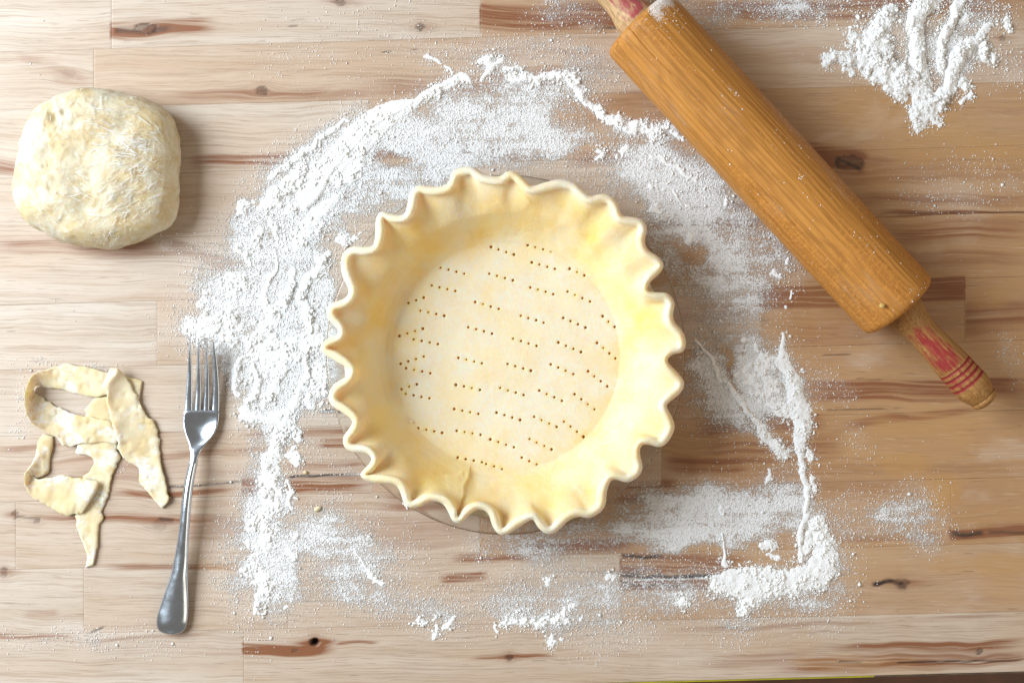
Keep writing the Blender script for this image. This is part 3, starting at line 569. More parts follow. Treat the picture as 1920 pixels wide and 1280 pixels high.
# ------------------------------------------------------------ table
table = empty('table', (0, 0, 0), 'butcher block table top of glued wooden planks dusted with flour, with knots and dark streaks', 'table')
FX = lambda X, Y: film[np.clip(Y.astype(int), 0, H_ - 1), np.clip(X.astype(int), 0, W_ - 1)]
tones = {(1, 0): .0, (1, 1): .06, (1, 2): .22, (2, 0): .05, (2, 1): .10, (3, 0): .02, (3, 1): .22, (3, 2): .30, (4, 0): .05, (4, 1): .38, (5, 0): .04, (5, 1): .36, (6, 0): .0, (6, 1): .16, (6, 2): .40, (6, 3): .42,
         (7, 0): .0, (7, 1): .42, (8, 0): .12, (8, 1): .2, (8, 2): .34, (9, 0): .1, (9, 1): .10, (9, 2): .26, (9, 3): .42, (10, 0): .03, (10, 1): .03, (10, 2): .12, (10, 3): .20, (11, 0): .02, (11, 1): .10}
XL, XR = -160, 2080
for r in range(len(lines) - 1):
    es = [XL] + ends[r] + [XR]
    for k in range(len(es) - 1):
        x0, x1 = es[k], es[k + 1]
        gap = 0.55
        xs = np.concatenate([[x0 + 0.08, x0 + 0.7], np.arange(x0 + 4, x1 - 3, 4), [x1 - 0.7, x1 - 0.08]])
        vs = np.concatenate([[0.0012, 0.006], np.linspace(0.025, 0.975, 44), [0.994, 0.9988]])
        a, b = lines[r], lines[r + 1]
        X = np.repeat(xs[:, None], len(vs), 1)
        Y0 = a[0] + (a[1] - a[0]) * X / 1920; Y1 = b[0] + (b[1] - b[0]) * X / 1920
        Y = Y0 + (Y1 - Y0) * vs[None, :]
        seed = r * 5 + k
        R, G, A, gy = figure(X, Y, seed % 6)
        Bf = FX(X, Y) * (X > -5) * (X < 1925)
        dz = rng.uniform(0.0, 0.00006)
        Z = np.full_like(X, -dz)
        Z[0, :] -= .00004; Z[-1, :] -= .00004; Z[:, 0] -= .00007; Z[:, -1] -= .00007
        Z -= 0.0006 * np.clip(G - 0.5, 0, 1)
        if r == 11: Z -= 0.006 * np.clip(1.2 - ((X - 590) / 7) ** 2 - ((Y - 1203) / 6.5) ** 2, 0, 1)
        V = PA(X.ravel(), Y.ravel(), np.zeros(X.size)); V[:, 2] = Z.ravel()
        nu, nv = X.shape
        top = grid_faces(nu, nv)[:, ::-1]
        # sides down to the underside
        loop = np.concatenate([np.arange(nu) * nv, (nu - 1) * nv + np.arange(1, nv), (np.arange(nu - 2, -1, -1)) * nv + nv - 1, np.arange(nv - 2, 0, -1)])
        low = V[loop].copy(); low[:, 2] = -0.038
        n0 = len(V); m = len(loop); i = np.arange(m); j = (i + 1) % m
        side = np.stack([loop[i], loop[j], n0 + j, n0 + i], -1)
        VV = np.concatenate([V, low])
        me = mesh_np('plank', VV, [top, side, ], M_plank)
        pad = lambda q: np.concatenate([q.ravel(), q.ravel()[loop]])
        set_attr(me, 'figure', 'FLOAT_COLOR', np.stack([pad(R), pad(G), pad(Bf), pad(A)], -1))
        sd = seed * 1.37
        set_attr(me, 'grain', 'FLOAT_VECTOR', np.stack([pad(X) * PX + sd, -pad(gy) * PX, np.full(len(VV), sd * 3.1)], -1))
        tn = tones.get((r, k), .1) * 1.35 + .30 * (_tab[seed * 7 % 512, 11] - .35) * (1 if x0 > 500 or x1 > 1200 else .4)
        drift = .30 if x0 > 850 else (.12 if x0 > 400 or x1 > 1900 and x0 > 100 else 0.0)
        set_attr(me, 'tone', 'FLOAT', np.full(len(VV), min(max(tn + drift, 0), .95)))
        link('plank', me, table)

def bar(name, pts, z0, z1, wd, mat, parent, label=None):
    """thin strip along the table's near edge"""
    V = []
    for px, py in pts:
        for q in (0.15, wd):
            for z in (z1, z0):
                p = P(px, py + q, 0); V.append([p[0], p[1], z])
    F = []
    for i in range(len(pts) - 1):
        b = i * 4
        F += [[b, b + 4, b + 6, b + 2], [b + 2, b + 6, b + 7, b + 3], [b + 1, b + 3, b + 7, b + 5], [b, b + 1, b + 5, b + 4]]
    F += [[0, 2, 3, 1], [b + 4, b + 5, b + 7, b + 6]]
    return link(name, mesh_np(name, V, np.array(F), mat, False), parent, label)
ey = lambda x: 1310 + (1258 - 1310) * x / 1920
bar('edge_strip', [(-160, ey(-160)), (700, ey(700)), (1300, ey(1300)), (1640, ey(1640))], -0.03, -0.0012, 3.6, mat_plain('yellow_edge', (0.50, 0.46, 0.02), 0.5, 0, 60, (0.36, 0.34, 0.03)), table, 'yellow green strip')
bar('edge_strip', [(1640.3, ey(1640)), (2080, ey(2080))], -0.03, -0.0012, 3.6, mat_plain('grey_edge', (0.06, 0.045, 0.035), 0.5, 0, 60, (0.12, 0.09, 0.06)), table, 'dark grey strip')
fl = mesh_np('floor', [(-4, -4, -0.75), (4, -4, -0.75), (4, 4, -0.75), (-4, 4, -0.75)], np.array([[0, 1, 2, 3]]), mat_plain('brown_floor', (0.16, 0.06, 0.025), 0.5, 0, 14, (0.09, 0.035, 0.015)), False)
link('floor', fl, kind='structure')

# ------------------------------------------------------------ heaped flour as height fields
def heightfield(name, Hm, label):
    st = 1.0
    act = Hm > 0.05
    a = act.copy(); a[1:, :] |= act[:-1, :]; a[:-1, :] |= act[1:, :]; a[:, 1:] |= a[:, :-1]; a[:, :-1] |= a[:, 1:]
    cell = a[:-1, :-1] & a[1:, :-1] & a[:-1, 1:] & a[1:, 1:]
    idx = -np.ones(Hm.shape, int)
    used = np.zeros(Hm.shape, bool); used[:-1, :-1] |= cell; used[1:, :-1] |= cell; used[:-1, 1:] |= cell; used[1:, 1:] |= cell
    idx[used] = np.arange(used.sum())
    yy, xx = np.nonzero(used)
    z = Hm[used] * PX * 0.58
    z = np.where(z > 0, z + 0.00025, -0.0003)
    V = PA(xx.astype(float), yy.astype(float), z.astype(float)); 
    V[:, 0] = (xx - 960) * PX; V[:, 1] = (640 - yy) * PX
    cy, cx = np.nonzero(cell)
    F = np.stack([idx[cy, cx], idx[cy + 1, cx], idx[cy + 1, cx + 1], idx[cy, cx + 1]], -1)
    me = mesh_np(name, V, F, M_flour)
    return link(name, me, None, label, 'flour', None, 'stuff')
heightfield('flour', Hw, 'white flour spread in ridges and clumps in a ring around the pie')
heightfield('flour', Hh, 'heap of white flour raked by fingers, at the far right corner of the table')

# loose grains
ICO_V = np.array([(0, 0, 1), (1, 0, 0), (0, 1, 0), (-1, 0, 0), (0, -1, 0), (0, 0, -1)], float)
ICO_F = np.array([(0, 1, 2), (0, 2, 3), (0, 3, 4), (0, 4, 1), (5, 2, 1), (5, 3, 2), (5, 4, 3), (5, 1, 4)])
Hall = np.maximum(Hw, Hh)
pie_mask = (np.hypot(GX - 948, GY - 665) < 232)
dens = np.clip(halo * 1.6 - .05, 0, 1) * (0.15 + 1.6 * np.clip(n14 - 0.25, 0, 1)) + 0.60 * film_g * (0.3 + 1.2 * np.clip(n6 - .2, 0, 1)) + 0.0004
dens *= np.where(Hall > 1.2, .30, 1.0) * (~pie_mask)
dens *= (GY < ey(GX) - 3)
side_r = GX > 1380
def scatter(n, smin, smax, dmap, power=2.2):
    cdf = np.cumsum(dmap.ravel().astype(np.float64)); cdf /= cdf[-1]
    id_ = np.searchsorted(cdf, rng.rand(n)); y, x = np.divmod(id_, W_)
    x = x + rng.rand(n); y = y + rng.rand(n)
    s = smin + (smax - smin) * rng.rand(n) ** power
    base = Hall[np.clip(y.astype(int), 0, H_ - 1), np.clip(x.astype(int), 0, W_ - 1)]
    sc3 = s[:, None, None] * (0.6 + 0.8 * rng.rand(n, 6, 1)) * ICO_V[None]
    th = rng.rand(n) * 6.28; c, s_ = np.cos(th), np.sin(th)
    el = 0.6 + 0.9 * rng.rand(n)
    Xc = sc3[..., 0] * el[:, None]
    X = Xc * c[:, None] - sc3[..., 1] * s_[:, None]; Y = Xc * s_[:, None] + sc3[..., 1] * c[:, None]
    Z = sc3[..., 2] * 0.75 + (base * .60 + s * 0.45)[:, None]
    V = np.stack([(x[:, None] + X - 960) * PX, (640 - y[:, None] - Y) * PX, Z * PX], -1).reshape(-1, 3)
    F = (ICO_F[None] + (np.arange(n) * 6)[:, None, None]).reshape(-1, 3)
    return V, F
def scat_obj(specs, label, mask):
    Vs, Fs, o = [], [], 0
    for n, a, b, d, p in specs:
        V, F = scatter(n, a, b, d * mask, p); Vs.append(V); Fs.append(F + o); o += len(V)
    me = mesh_np('flour_grains', np.concatenate(Vs), np.concatenate(Fs), M_grain)
    link('flour_grains', me, None, label, 'flour', None, 'stuff')
cl = np.clip(halo * 1.4, 0, 1) * np.clip(n14 - 0.45, 0, 1) + 0.03 * film_g * np.clip(n14 - .5, 0, 1) + 0.00001
cl *= ~pie_mask
heapm = (GX > 1530) & (GY < 260)
scat_obj([(115000, 0.40, 1.5, dens, 2.4), (5200, 1.3, 3.6, cl, 2.2)], 'loose grains and crumbs of flour scattered over the planks around the pie', ~heapm)
scat_obj([(9000, 0.45, 1.9, dens, 2.0), (900, 1.3, 4.2, cl, 2.0)], 'loose grains of flour fallen around the raked heap', heapm)

# ------------------------------------------------------------ glass pie dish
pie_c = P(948, 665, 0.031)
dish = empty('pie_dish', (pie_c[0], pie_c[1], 0), 'clear round glass pie dish under the fluted crust', 'pie dish')
def lathe(prof, n=192, wob=None):
    th = np.linspace(0, 2 * np.pi, n, endpoint=False)
    prof = np.array(prof)
    V = np.stack([np.cos(th)[:, None] * prof[None, :, 0], np.sin(th)[:, None] * prof[None, :, 0], np.repeat(prof[None, :, 1], n, 0)], -1)
    return V.reshape(-1, 3), grid_faces(n, len(prof), cu=True)
RR = 337 * PX * (HC - 0.031) / HC
z0 = 0.0012
prof = [(0.0005, z0), (0.082, z0), (0.090, z0 + .001), (0.0940, z0 + .004), (RR - 0.0135, .0258), (RR - 0.009, .0290), (RR - 0.002, .0296), (RR - .0004, .0304), (RR, .0316), (RR - .0004, .0328), (RR - .0014, .0336), (RR - .0028, .0338), (RR - .0045, .0332), (RR - 0.011, .0322), (RR - 0.0150, .0308), (RR - .0172, .0275), (0.0905, z0 + .0062), (0.087, z0 + .0038), (0.082, z0 + .0034), (0.0005, z0 + .0034)]
V, F = lathe(prof, 256)
ob = link('bowl', mesh_np('bowl', V, F, M_glass), dish)

# ------------------------------------------------------------ pie crust
out_px = [(871, 314), (850, 322), (838, 345), (815, 350), (784, 349), (770, 362), (764, 385), (757, 402), (738, 402), (715, 398), (706, 412), (704, 440), (699, 460), (684, 463), (662, 463), (645, 475), (640, 497), (644, 520), (654, 545),
 (645, 560), (622, 570), (614, 583), (618, 600), (632, 616), (632, 628), (614, 636), (602, 650), (610, 664), (632, 678), (653, 692), (648, 706), (626, 722), (617, 743), (624, 760), (645, 775), (660, 788), (656, 802), (645, 818), (646, 835), (660, 846), (688, 850), (696, 862), (688, 874), (677, 888), (682, 897), (700, 904), (720, 906), (742, 910), (752, 925), (758, 942), (770, 951), (790, 948), (806, 940), (828, 943), (840, 958), (850, 976), (864, 979), (878, 966), (896, 955), (915, 962), (924, 985), (936, 1000), (952, 1000), (975, 986), (998, 974), (1006, 984), (1020, 997), (1036, 999), (1052, 988), (1068, 974), (1086, 968), (1105, 970), (1126, 958), (1135, 943), (1138, 920), (1147, 900), (1160, 900), (1178, 903), (1196, 892), (1204, 876), (1200, 850), (1204, 835), (1220, 834), (1238, 837), (1254, 824), (1264, 800), (1258, 778), (1250, 760), (1262, 748), (1278, 732), (1281, 714), (1268, 696), (1252, 676), (1262, 664), (1278, 660), (1285, 645), (1280, 622), (1264, 602), (1262, 585), (1264, 568), (1252, 551), (1232, 548), (1215, 543), (1220, 528), (1238, 510), (1243, 495), (1232, 480), (1215, 468), (1209, 450), (1212, 428), (1202, 412), (1184, 407), (1166, 403), (1160, 386), (1148, 370), (1130, 364), (1108, 367), (1092, 355), (1076, 342), (1050, 337), (1024, 342), (998, 348), (984, 336), (968, 324), (952, 322), (940, 330), (925, 330), (905, 325), (888, 314)]
def cr(pts, n):
    p = np.array(pts, float); L = len(p)
    seg = np.hypot(*(np.roll(p, -1, 0) - p).T); cum = np.concatenate([[0], np.cumsum(seg)]); u = np.linspace(0, cum[-1], n, endpoint=False)
    i = np.clip(np.searchsorted(cum, u, side='right') - 1, 0, L - 1); t = ((u - cum[i]) / seg[i])[:, None]
    a, b, c, d = p[(i - 1) % L], p[i], p[(i + 1) % L], p[(i + 2) % L]
    return 0.5 * (2 * b + (c - a) * t + (2 * a - 5 * b + 4 * c - d) * t ** 2 + (3 * b - 3 * c + d - a) * t ** 3)
def gsm(a, s):
    k = np.arange(-4 * s, 4 * s + 1); g = np.exp(-(k / s) ** 2 / 2); g /= g.sum()
    ap = np.concatenate([a[-4 * s:], a, a[:4 * s]], 0)
    return np.stack([np.convolve(ap[:, j], g, 'valid') for j in range(a.shape[1])], -1)
NS = 1500
O = gsm(cr(out_px, NS), 3); O = O + (O - gsm(O, 9)) * 0.25
# photo runs anticlockwise on screen -> keep as is
cc = np.array([948.0, 668.0])
tan = np.roll(O, -3, 0) - np.roll(O, 3, 0); tan /= np.linalg.norm(tan, axis=1)[:, None]
nrm = np.stack([tan[:, 1], -tan[:, 0]], -1)
if np.mean(np.sum(nrm * (O - cc), 1)) > 0: nrm = -nrm        # inward
nrm = gsm(nrm, 9)
th = np.unwrap(np.arctan2(O[:, 1] - cc[1], O[:, 0] - cc[0]))
tot = th[-1] - th[0]; sgn = np.sign(tot)
lin = np.linspace(0, 1, NS, endpoint=False) * sgn * 2 * np.pi
dev = gsm((th - lin)[:, None], 26)[:, 0]; th_s = lin + dev
rad = np.hypot(O[:, 0] - cc[0], O[:, 1] - cc[1]); rsm = gsm(rad[:, None], 45)[:, 0]
lobe = np.clip((rad - rsm) / 16, -1, 1)                     # + on lobes, - in pinches
rows = []; attrs = []
ZF = 0.0085
ztop = 0.0475 + 0.0018 * (vn(O[:, 0], O[:, 1], 90, 3) - .5) - 0.0012 * lobe
def ring_from(off, z): 
    q = O + nrm * off; return PA(q[:, 0], q[:, 1], z + np.zeros(NS))
def circ(r, z):
    return PA(cc[0] + np.cos(th_s) * r, cc[1] + np.sin(th_s) * r, z + np.zeros(NS))
# underside / outside, then over the lip, then down the inside
rows.append(circ(303, 0.0316)); rows.append((circ(306, .0325) * .4 + ring_from(15, ztop - .0130) * .6))
for off, dz in [(13, -.0125), (7, -.0102), (2.5, -.0082), (0.2, -.0060), (-0.6, -.0042), (0.4, -.0026), (3.0, -.0010), (6.4, -.0001), (10.2, .0001), (14.0, -.0006), (17.4, -.0019)]:
    rows.append(ring_from(off, ztop + dz))
inner = ring_from(20.0, ztop - .0036)
RM = 293.0
base_in = circ(RM, 0.044)
dxy = inner[:, :2] - base_in[:, :2]
NW = 46
for i in range(NW):
    t = i / (NW - 1.0)
    r = RM + (219.0 - RM) * t ** 1.02
    z_ = np.interp(t, [0, .12, .3, .5, .7, .85, .94, 1.0], [.0, .12, .35, .60, .815, .93, .975, 1.0])
    fd = (1 - sstep(0.0, 0.36, t)) ** 1.35
    p = circ(r, 0.030)
    p[:, :2] += dxy * fd
    p[:, 2] = inner[:, 2] * (1 - z_) + ZF * z_
    rows.append(p)
G3 = np.stack(rows, 1)                                     # NS, NR, 3
NR = G3.shape[1]
# lumps, thumb prints and a fold in the dough
gx = G3[..., 0] / PX; gy_ = G3[..., 1] / PX
wall = np.linspace(0, 1, NR)[None, :]
lump = (fb(gx, gy_, 46, 71, 3) - .5) * 0.0030 * sstep(11, 26, np.arange(NR))[None, :] * (1 - sstep(NR - 10, NR - 2, np.arange(NR)))[None, :]
G3[..., 2] += lump
appx = 960 + G3[..., 0] / PX * HC / (HC - G3[..., 2]); appy = 640 - G3[..., 1] / PX * HC / (HC - G3[..., 2])
def fold(x0, y0, x1, y1, wd, h):
    """a raised flap whose edge runs from (x0, y0) to (x1, y1)"""
    dx, dy = x1 - x0, y1 - y0; L = math.hypot(dx, dy); ux, uy = dx / L, dy / L
    s = ((appx - x0) * ux + (appy - y0) * uy) / L; d = (appx - x0) * uy - (appy - y0) * ux
    d = d + (vn(appx, appy, 18, 5) - .5) * 5
    win = sstep(-0.05, 0.12, s) * (1 - sstep(0.9, 1.25, s))
    return h * win * (sstep(-1.3, 0.6, d) * np.exp(-np.clip(d, 0, None) / wd))
isin = (np.arange(NR) > 10)[None, :]
G3[..., 2] += isin * fold(856, 965, 879, 886, 30, 0.0028) 
G3[..., 2] += isin * fold(870, 884, 838, 890, 14, 0.0012)
dent = 0
for k_ in range(26):
    a_ = rng.rand() * 6.283; q_ = rng.uniform(240, 300); dx_ = cc[0] + math.cos(a_) * q_; dy_ = cc[1] + math.sin(a_) * q_
    dent = dent + rng.uniform(.0004, .0011) * np.exp(-((appx - dx_) ** 2 + (appy - dy_) ** 2) / rng.uniform(9, 20) ** 2)
G3[..., 2] -= isin * dent * (np.arange(NR) < NR - 3)[None, :]
G3[..., 2] += isin * fold(1000, 385, 945, 322, 24, 0.0008)
nring = NS * NR
F1 = grid_faces(NS, NR, cu=True)
# floor with fork pricks, triangulated inside the last ring
S4 = 2.56
pr = [(565,110,675,147),(741,102,853,131),(761,184,872,216),(943,215,1048,264),(323,210,437,238),(557,238,670,270),(281,295,394,322),(754,304,864,336),(933,324,1040,372),(132,392,242,353),(226,415,341,440),(489,374,602,407),(709,440,818,473),(912,450,1019,497),(1101,443,1187,520),(126,536,238,502),(195,552,310,576),(457,495,570,525),(672,550,784,584),(889,568,997,614),(1074,570,1163,645),(131,670,242,635),(158,691,273,715),(409,642,522,668),(645,670,757,703),(852,673,960,720),(1031,706,1123,778),(99,803,210,768),(156,814,270,836),(397,771,512,795),(610,786,722,820),(797,799,905,847),(967,816,1062,888),(389,887,504,910),(592,905,705,939),(773,924,881,972),(916,947,1009,1020),(216,979,331,1001),(400,991,516,1010),(562,1033,675,1070),(750,1031,856,1080),(406,1120,522,1141),(542,1150,656,1187),(713,1120,820,1168)]
holes = []
for a, b, c, d in pr:
    for k in range(4):
        t = k / 3.0
        holes.append((700 + (a + (c - a) * t) / S4, 420 + (b + (d - b) * t) / S4))
holes = np.array(holes) + rng.uniform(-.25, .25, (len(holes), 2))
last = G3[:, -1, :]
lastpx = np.stack([960 + last[:, 0] / PX * HC / (HC - last[:, 2]), 640 - last[:, 1] / PX * HC / (HC - last[:, 2])], -1)
pts = [tuple(p) for p in lastpx]
rr_in = 211.5
hole_r = np.where(np.arange(len(holes)) % 4 % 3 == 0, 2.45, 2.0) * rng.uniform(.75, 1.2, len(holes))
pz = [None] * NS
for (hx, hy), hr in zip(holes, hole_r):
    if math.hypot(hx - cc[0], hy - cc[1]) > 214.5: continue
    pts.append((hx, hy)); pz.append(-0.0042)
    for q, dz, m in ((0.62, -.0041, 6), (0.90, -.0022, 8), (1.12, -.0001, 8), (1.7, .00012, 8)):
        for a in range(m):
            t = a * 2 * math.pi / m; pts.append((hx + math.cos(t) * hr * q, hy + math.sin(t) * hr * q)); pz.append(dz)
g = 5.0
for iy in range(-44, 45):
    for ix in range(-44, 45):
        x = cc[0] + (ix + (iy & 1) * .5) * g; y = cc[1] + iy * g * .9
        if math.hypot(x - cc[0], y - cc[1]) > 215: continue
        if np.min(np.hypot(holes[:, 0] - x, holes[:, 1] - y)) < 5.0: continue
        pts.append((x, y)); pz.append(0.0)
cdt = delaunay_2d_cdt([Vector(p) for p in pts], [(i, (i + 1) % NS) for i in range(NS)], [], 1, 1e-6)
cv = np.array([tuple(v) for v in cdt[0]]); 
orig = cdt[3]; mapz = np.zeros(len(cv)); isring = -np.ones(len(cv), int)
for i, o in enumerate(orig):
    if o:
        k = o[0]
        if k < NS: isring[i] = k
        else: mapz[i] = pz[k]
zc = ZF + mapz + (fb(cv[:, 0], cv[:, 1], 60, 71, 3) - .5) * .0012 * np.clip((212 - np.hypot(cv[:, 0] - cc[0], cv[:, 1] - cc[1])) / 30, 0, 1)
FV = PA(cv[:, 0], cv[:, 1], zc)
idxmap = np.where(isring >= 0, isring * NR + NR - 1, nring + np.arange(len(cv)))
tri = np.array([f for f in cdt[2] if len(f) == 3])
tri = idxmap[tri]
ALLV = np.concatenate([G3.reshape(-1, 3), FV])
def flip_up(F, V):
    a, b, c = V[F[:, 0]], V[F[:, 1]], V[F[:, 2]]
    n = np.cross(b - a, c - a)[:, 2]
    return F[:, ::-1] if n.sum() < 0 else F
inn = F1[(F1[:, 0] % NR) > 13]
if np.cross(ALLV[inn[:, 1]] - ALLV[inn[:, 0]], ALLV[inn[:, 2]] - ALLV[inn[:, 0]])[:, 2].sum() < 0: F1 = F1[:, ::-1]
tri = flip_up(tri, ALLV)
me = mesh_np('pie_crust', ALLV, [F1, tri], M_crust)
dist = np.concatenate([np.hypot(appx - cc[0], appy - cc[1]).ravel(), np.hypot(cv[:, 0] - cc[0], cv[:, 1] - cc[1])])
ax_ = np.concatenate([appx.ravel(), cv[:, 0]]); ay_ = np.concatenate([appy.ravel(), cv[:, 1]])
dst = (1 - sstep(180, 262, dist + 30 * (fb(ax_, ay_, 60, 15, 3) - .5))) * (0.55 + 0.65 * fb(ax_, ay_, 70, 13, 3)) + 0.35 * (1 - sstep(0, 60, np.hypot(ax_ - 1130, ay_ - 610))) + 0.3 * np.clip(fb(ax_, ay_, 40, 17, 3) - .55, 0, 1) * 4
lipd = np.zeros((NS, NR)); lipd[:, :14] = 1.0; lipd[:, 14:20] = np.linspace(.8, 0, 6)
wd = sstep(60, 200, dist) * np.clip(.27 + 1.0 * (fb(ax_, ay_, 50, 93, 4) - .34), 0, 1)
dst = np.clip(np.maximum(dst, wd * 1.0), 0, 1)
dst[:nring] = np.maximum(dst[:nring], lipd.ravel() * (.6 + .6 * vn(ax_[:nring], ay_[:nring], 30, 44)))
but = np.clip((fb(ax_, ay_, 55, 19, 3) - 0.52) * 3.0, 0, 1) * 0.35 * sstep(190, 260, dist) 
holeb = np.zeros(len(dist)); 
hb = np.zeros(len(cv))
for i in range(0, len(cv), 4000):
    s_ = slice(i, i + 4000)
    dd = np.min(np.hypot(cv[s_, 0][:, None] - holes[None, :, 0], cv[s_, 1][:, None] - holes[None, :, 1]), 1); hb[s_] = 1 - sstep(1.5, 4.2, dd)
holeb[nring:] = hb
set_attr(me, 'dust', 'FLOAT', dst * (1 - holeb)); set_attr(me, 'butter', 'FLOAT', np.clip(but + holeb * .15, 0, 1))
link('pie_crust', me, None, 'raw pie crust with fluted edge and rows of fork pricks, in the glass dish', 'pie crust')

# ------------------------------------------------------------ rolling pin
ax0 = P(1196, 43, 0.0298); ax1 = P(1687, 577, 0.0298)
mid = (ax0 + ax1) / 2; d = ax1 - ax0; BL = np.linalg.norm(d); ang = math.atan2(d[1], d[0])
pin = empty('rolling_pin', (mid[0], mid[1], 0.0), 'old wooden rolling pin with worn red painted handles lying diagonally on the floured table', 'rolling pin')
pin.rotation_euler = (0, 0, ang)
KP = PX * (HC - 0.0298) / HC
def turned(name, prof, mat, n=128, paint=None, rot=0.0, crack=None):
    """lathe about local X, centred at the pin axis height"""
    prof = np.array(prof, float); th = np.linspace(0, 2 * np.pi, n, endpoint=False) + rot
    X = np.repeat(prof[None, :, 0], n, 0); Rr = np.repeat(prof[None, :, 1], n, 0)
    T = np.repeat(th[:, None], prof.shape[0], 1)
    if crack is not None: Rr = Rr - crack(X, T)
    V = np.stack([X, Rr * np.cos(T), Rr * np.sin(T)], -1).reshape(-1, 3)
    me = mesh_np(name, V, grid_faces(n, len(prof), cu=True), mat)
    if paint is not None: set_attr(me, 'paint', 'FLOAT', paint(X, T).ravel())
    o = link(name, me, pin); o.location = (0, 0, 0.0298 + 0.0006)
    return o
def dense(pts, step):
    out = []
    for (a, ra), (b, rb) in zip(pts[:-1], pts[1:]):
        k = max(1, int(abs(b - a) / step)); 
        for i in range(k): out.append((a + (b - a) * i / k, ra + (rb - ra) * i / k))
    out.append(pts[-1]); return out
RB = 80.0 * KP; hl = BL / 2
bp_ = [(-hl + .0004, .0005), (-hl, RB * .45), (-hl, RB - .0052), (-hl + .0006, RB - .0028), (-hl + .0020, RB - .0010), (-hl + .0045, RB - .0001), (-hl + .007, RB)]
body = bp_ + [(hl - .007, RB * .985), (hl - .0045, RB * .985 - .0001), (hl - .0020, RB * .985 - .0010), (hl - .0006, RB * .985 - .0028), (hl, RB * .985 - .0052), (hl, RB * .45), (hl - .0004, .0005)]
body = dense(body, 0.002)
ca = math.asin(min(1, 37.0 / 80))                # crack runs along the top, toward the pie side
# local +Y of the pin is the upper right side in the photo; crack lies on the other side of the ridge line
cth = math.pi / 2 + ca
def crackf(X, T):
    u = (X + hl) / (215 * KP)
    dd = (T - cth) + 0.015 * np.sin(X * 180) + 0.006 * np.sin(X * 900)
    return 0.0012 * np.exp(-(dd / 0.010) ** 2) * (u < 1) * np.clip(1 - u * .6, .2, 1)
nth = 720
turned('roller', body, M_pin, nth, crack=crackf)
prH = [(-4, 24), (0, 38), (4, 39), (14, 38.5), (26, 35), (40, 30.5), (56, 28.5), (75, 28.3), (95, 29.8), (115, 31.5), (135, 33), (147, 33.4), (149.5, 33.2), (150.5, 31.2), (151.5, 33.2), (156, 34.2), (160.5, 33.4), (162, 31.2), (163.5, 33.4), (168, 34.4), (172.5, 33.6), (174, 31.4), (175.5, 33.8), (181, 34.6), (185, 34), (186.5, 32.2), (188, 34.2), (197, 34.8), (206, 33.4), (215, 30.6), (223, 26.8), (226, 25.6), (227.2, 23.5), (228.5, 25.5), (230, 27.0), (234, 26.6), (238, 23.5), (241.5, 17), (243.2, 9), (243.6, .4)]
def smooth_prof(p, step=1.2):
    return dense(p, step)
def mk_handle(sign, lab, pk):
    pr_ = [((hl + q[0] * KP) * sign, q[1] * KP) for q in smooth_prof(prH)]
    if sign < 0: pr_ = pr_[::-1]
    def paint(X, T):
        u = (np.abs(X) - hl) / KP
        if sign > 0:
            b = sstep(28, 52, u) * (1 - sstep(140, 152, u)) * np.exp(-((np.angle(np.exp(1j * (T - (math.pi / 2 + .38)))) / 1.1) ** 2)) * .92
            b = np.maximum(b, 1.5 * (u > 148) * (u < 190) * (0.30 + 0.70 * np.exp(-(np.minimum(np.minimum(abs(u - 150.5), abs(u - 162)), np.minimum(abs(u - 174), abs(u - 186.5))) / 2.6) ** 2)))
            b = np.maximum(b, .9 * np.exp(-((u - 206) / 4) ** 2 - ((T - 1.25) / .12) ** 2))
        else:
            b = sstep(2, 10, u) * (1 - sstep(60, 95, u)) * np.exp(-((np.angle(np.exp(1j * (T - (math.pi / 2 - .25)))) / 1.1) ** 2)) * .9
        return b
    o = turned('handle', pr_, M_handle if sign > 0 else M_handle2, 128, paint)
    if lab: o['label'] = lab
M_handle2 = mat_pin('pale_handle_wood', (0.62, 0.42, 0.22), (0.50, 0.28, 0.12), paint=(0.36, 0.035, 0.07))
mk_handle(1, 'handle with faded red paint and turned grooves', 1)
mk_handle(-1, 'paler handle, red paint worn away, partly out of view', 1)
# flour specks stuck to the roller, one mesh
n = 110
u = rng.uniform(-hl * .98, hl * .98, n); T = rng.normal(math.pi / 2, 0.55, n)
cent = [(-.125, 1.25, 120, .008, .25), (-.055, 1.25, 26, .004, .06), (-.005, 1.1, 30, .008, .12), (.02, 1.45, 14, .003, .05), (.085, 1.3, 22, .006, .12), (.13, 1.2, 16, .006, .2)]
for cx_, ct, k, su, st in cent:
    u = np.concatenate([u, rng.normal(cx_, su, k)]); T = np.concatenate([T, rng.normal(ct, st, k)])
u = np.clip(u, -hl + .003, hl - .003); n = len(u)
s = (0.35 + 1.1 * rng.rand(n) ** 3.2) * PX
sv = s[:, None, None] * (0.6 + .8 * rng.rand(n, 6, 1)) * ICO_V[None]
rr_ = RB * (1 - 0.015 * (u + hl) / (2 * hl))
V = np.stack([u[:, None] + sv[..., 0] * 1.3, (rr_ * np.cos(T))[:, None] + sv[..., 1], (rr_ * np.sin(T))[:, None] + sv[..., 2] * .7 + .0304], -1).reshape(-1, 3)
F = (ICO_F[None] + (np.arange(n) * 6)[:, None, None]).reshape(-1, 3)
ca_, sa_ = math.cos(ang), math.sin(ang)
V = np.stack([V[:, 0] * ca_ - V[:, 1] * sa_ + mid[0], V[:, 0] * sa_ + V[:, 1] * ca_ + mid[1], V[:, 2]], -1)
link('flour_specks', mesh_np('flour_specks', V, F, M_grain), None, 'tiny flour specks stuck on the rolling pin', 'flour', None, 'stuff')
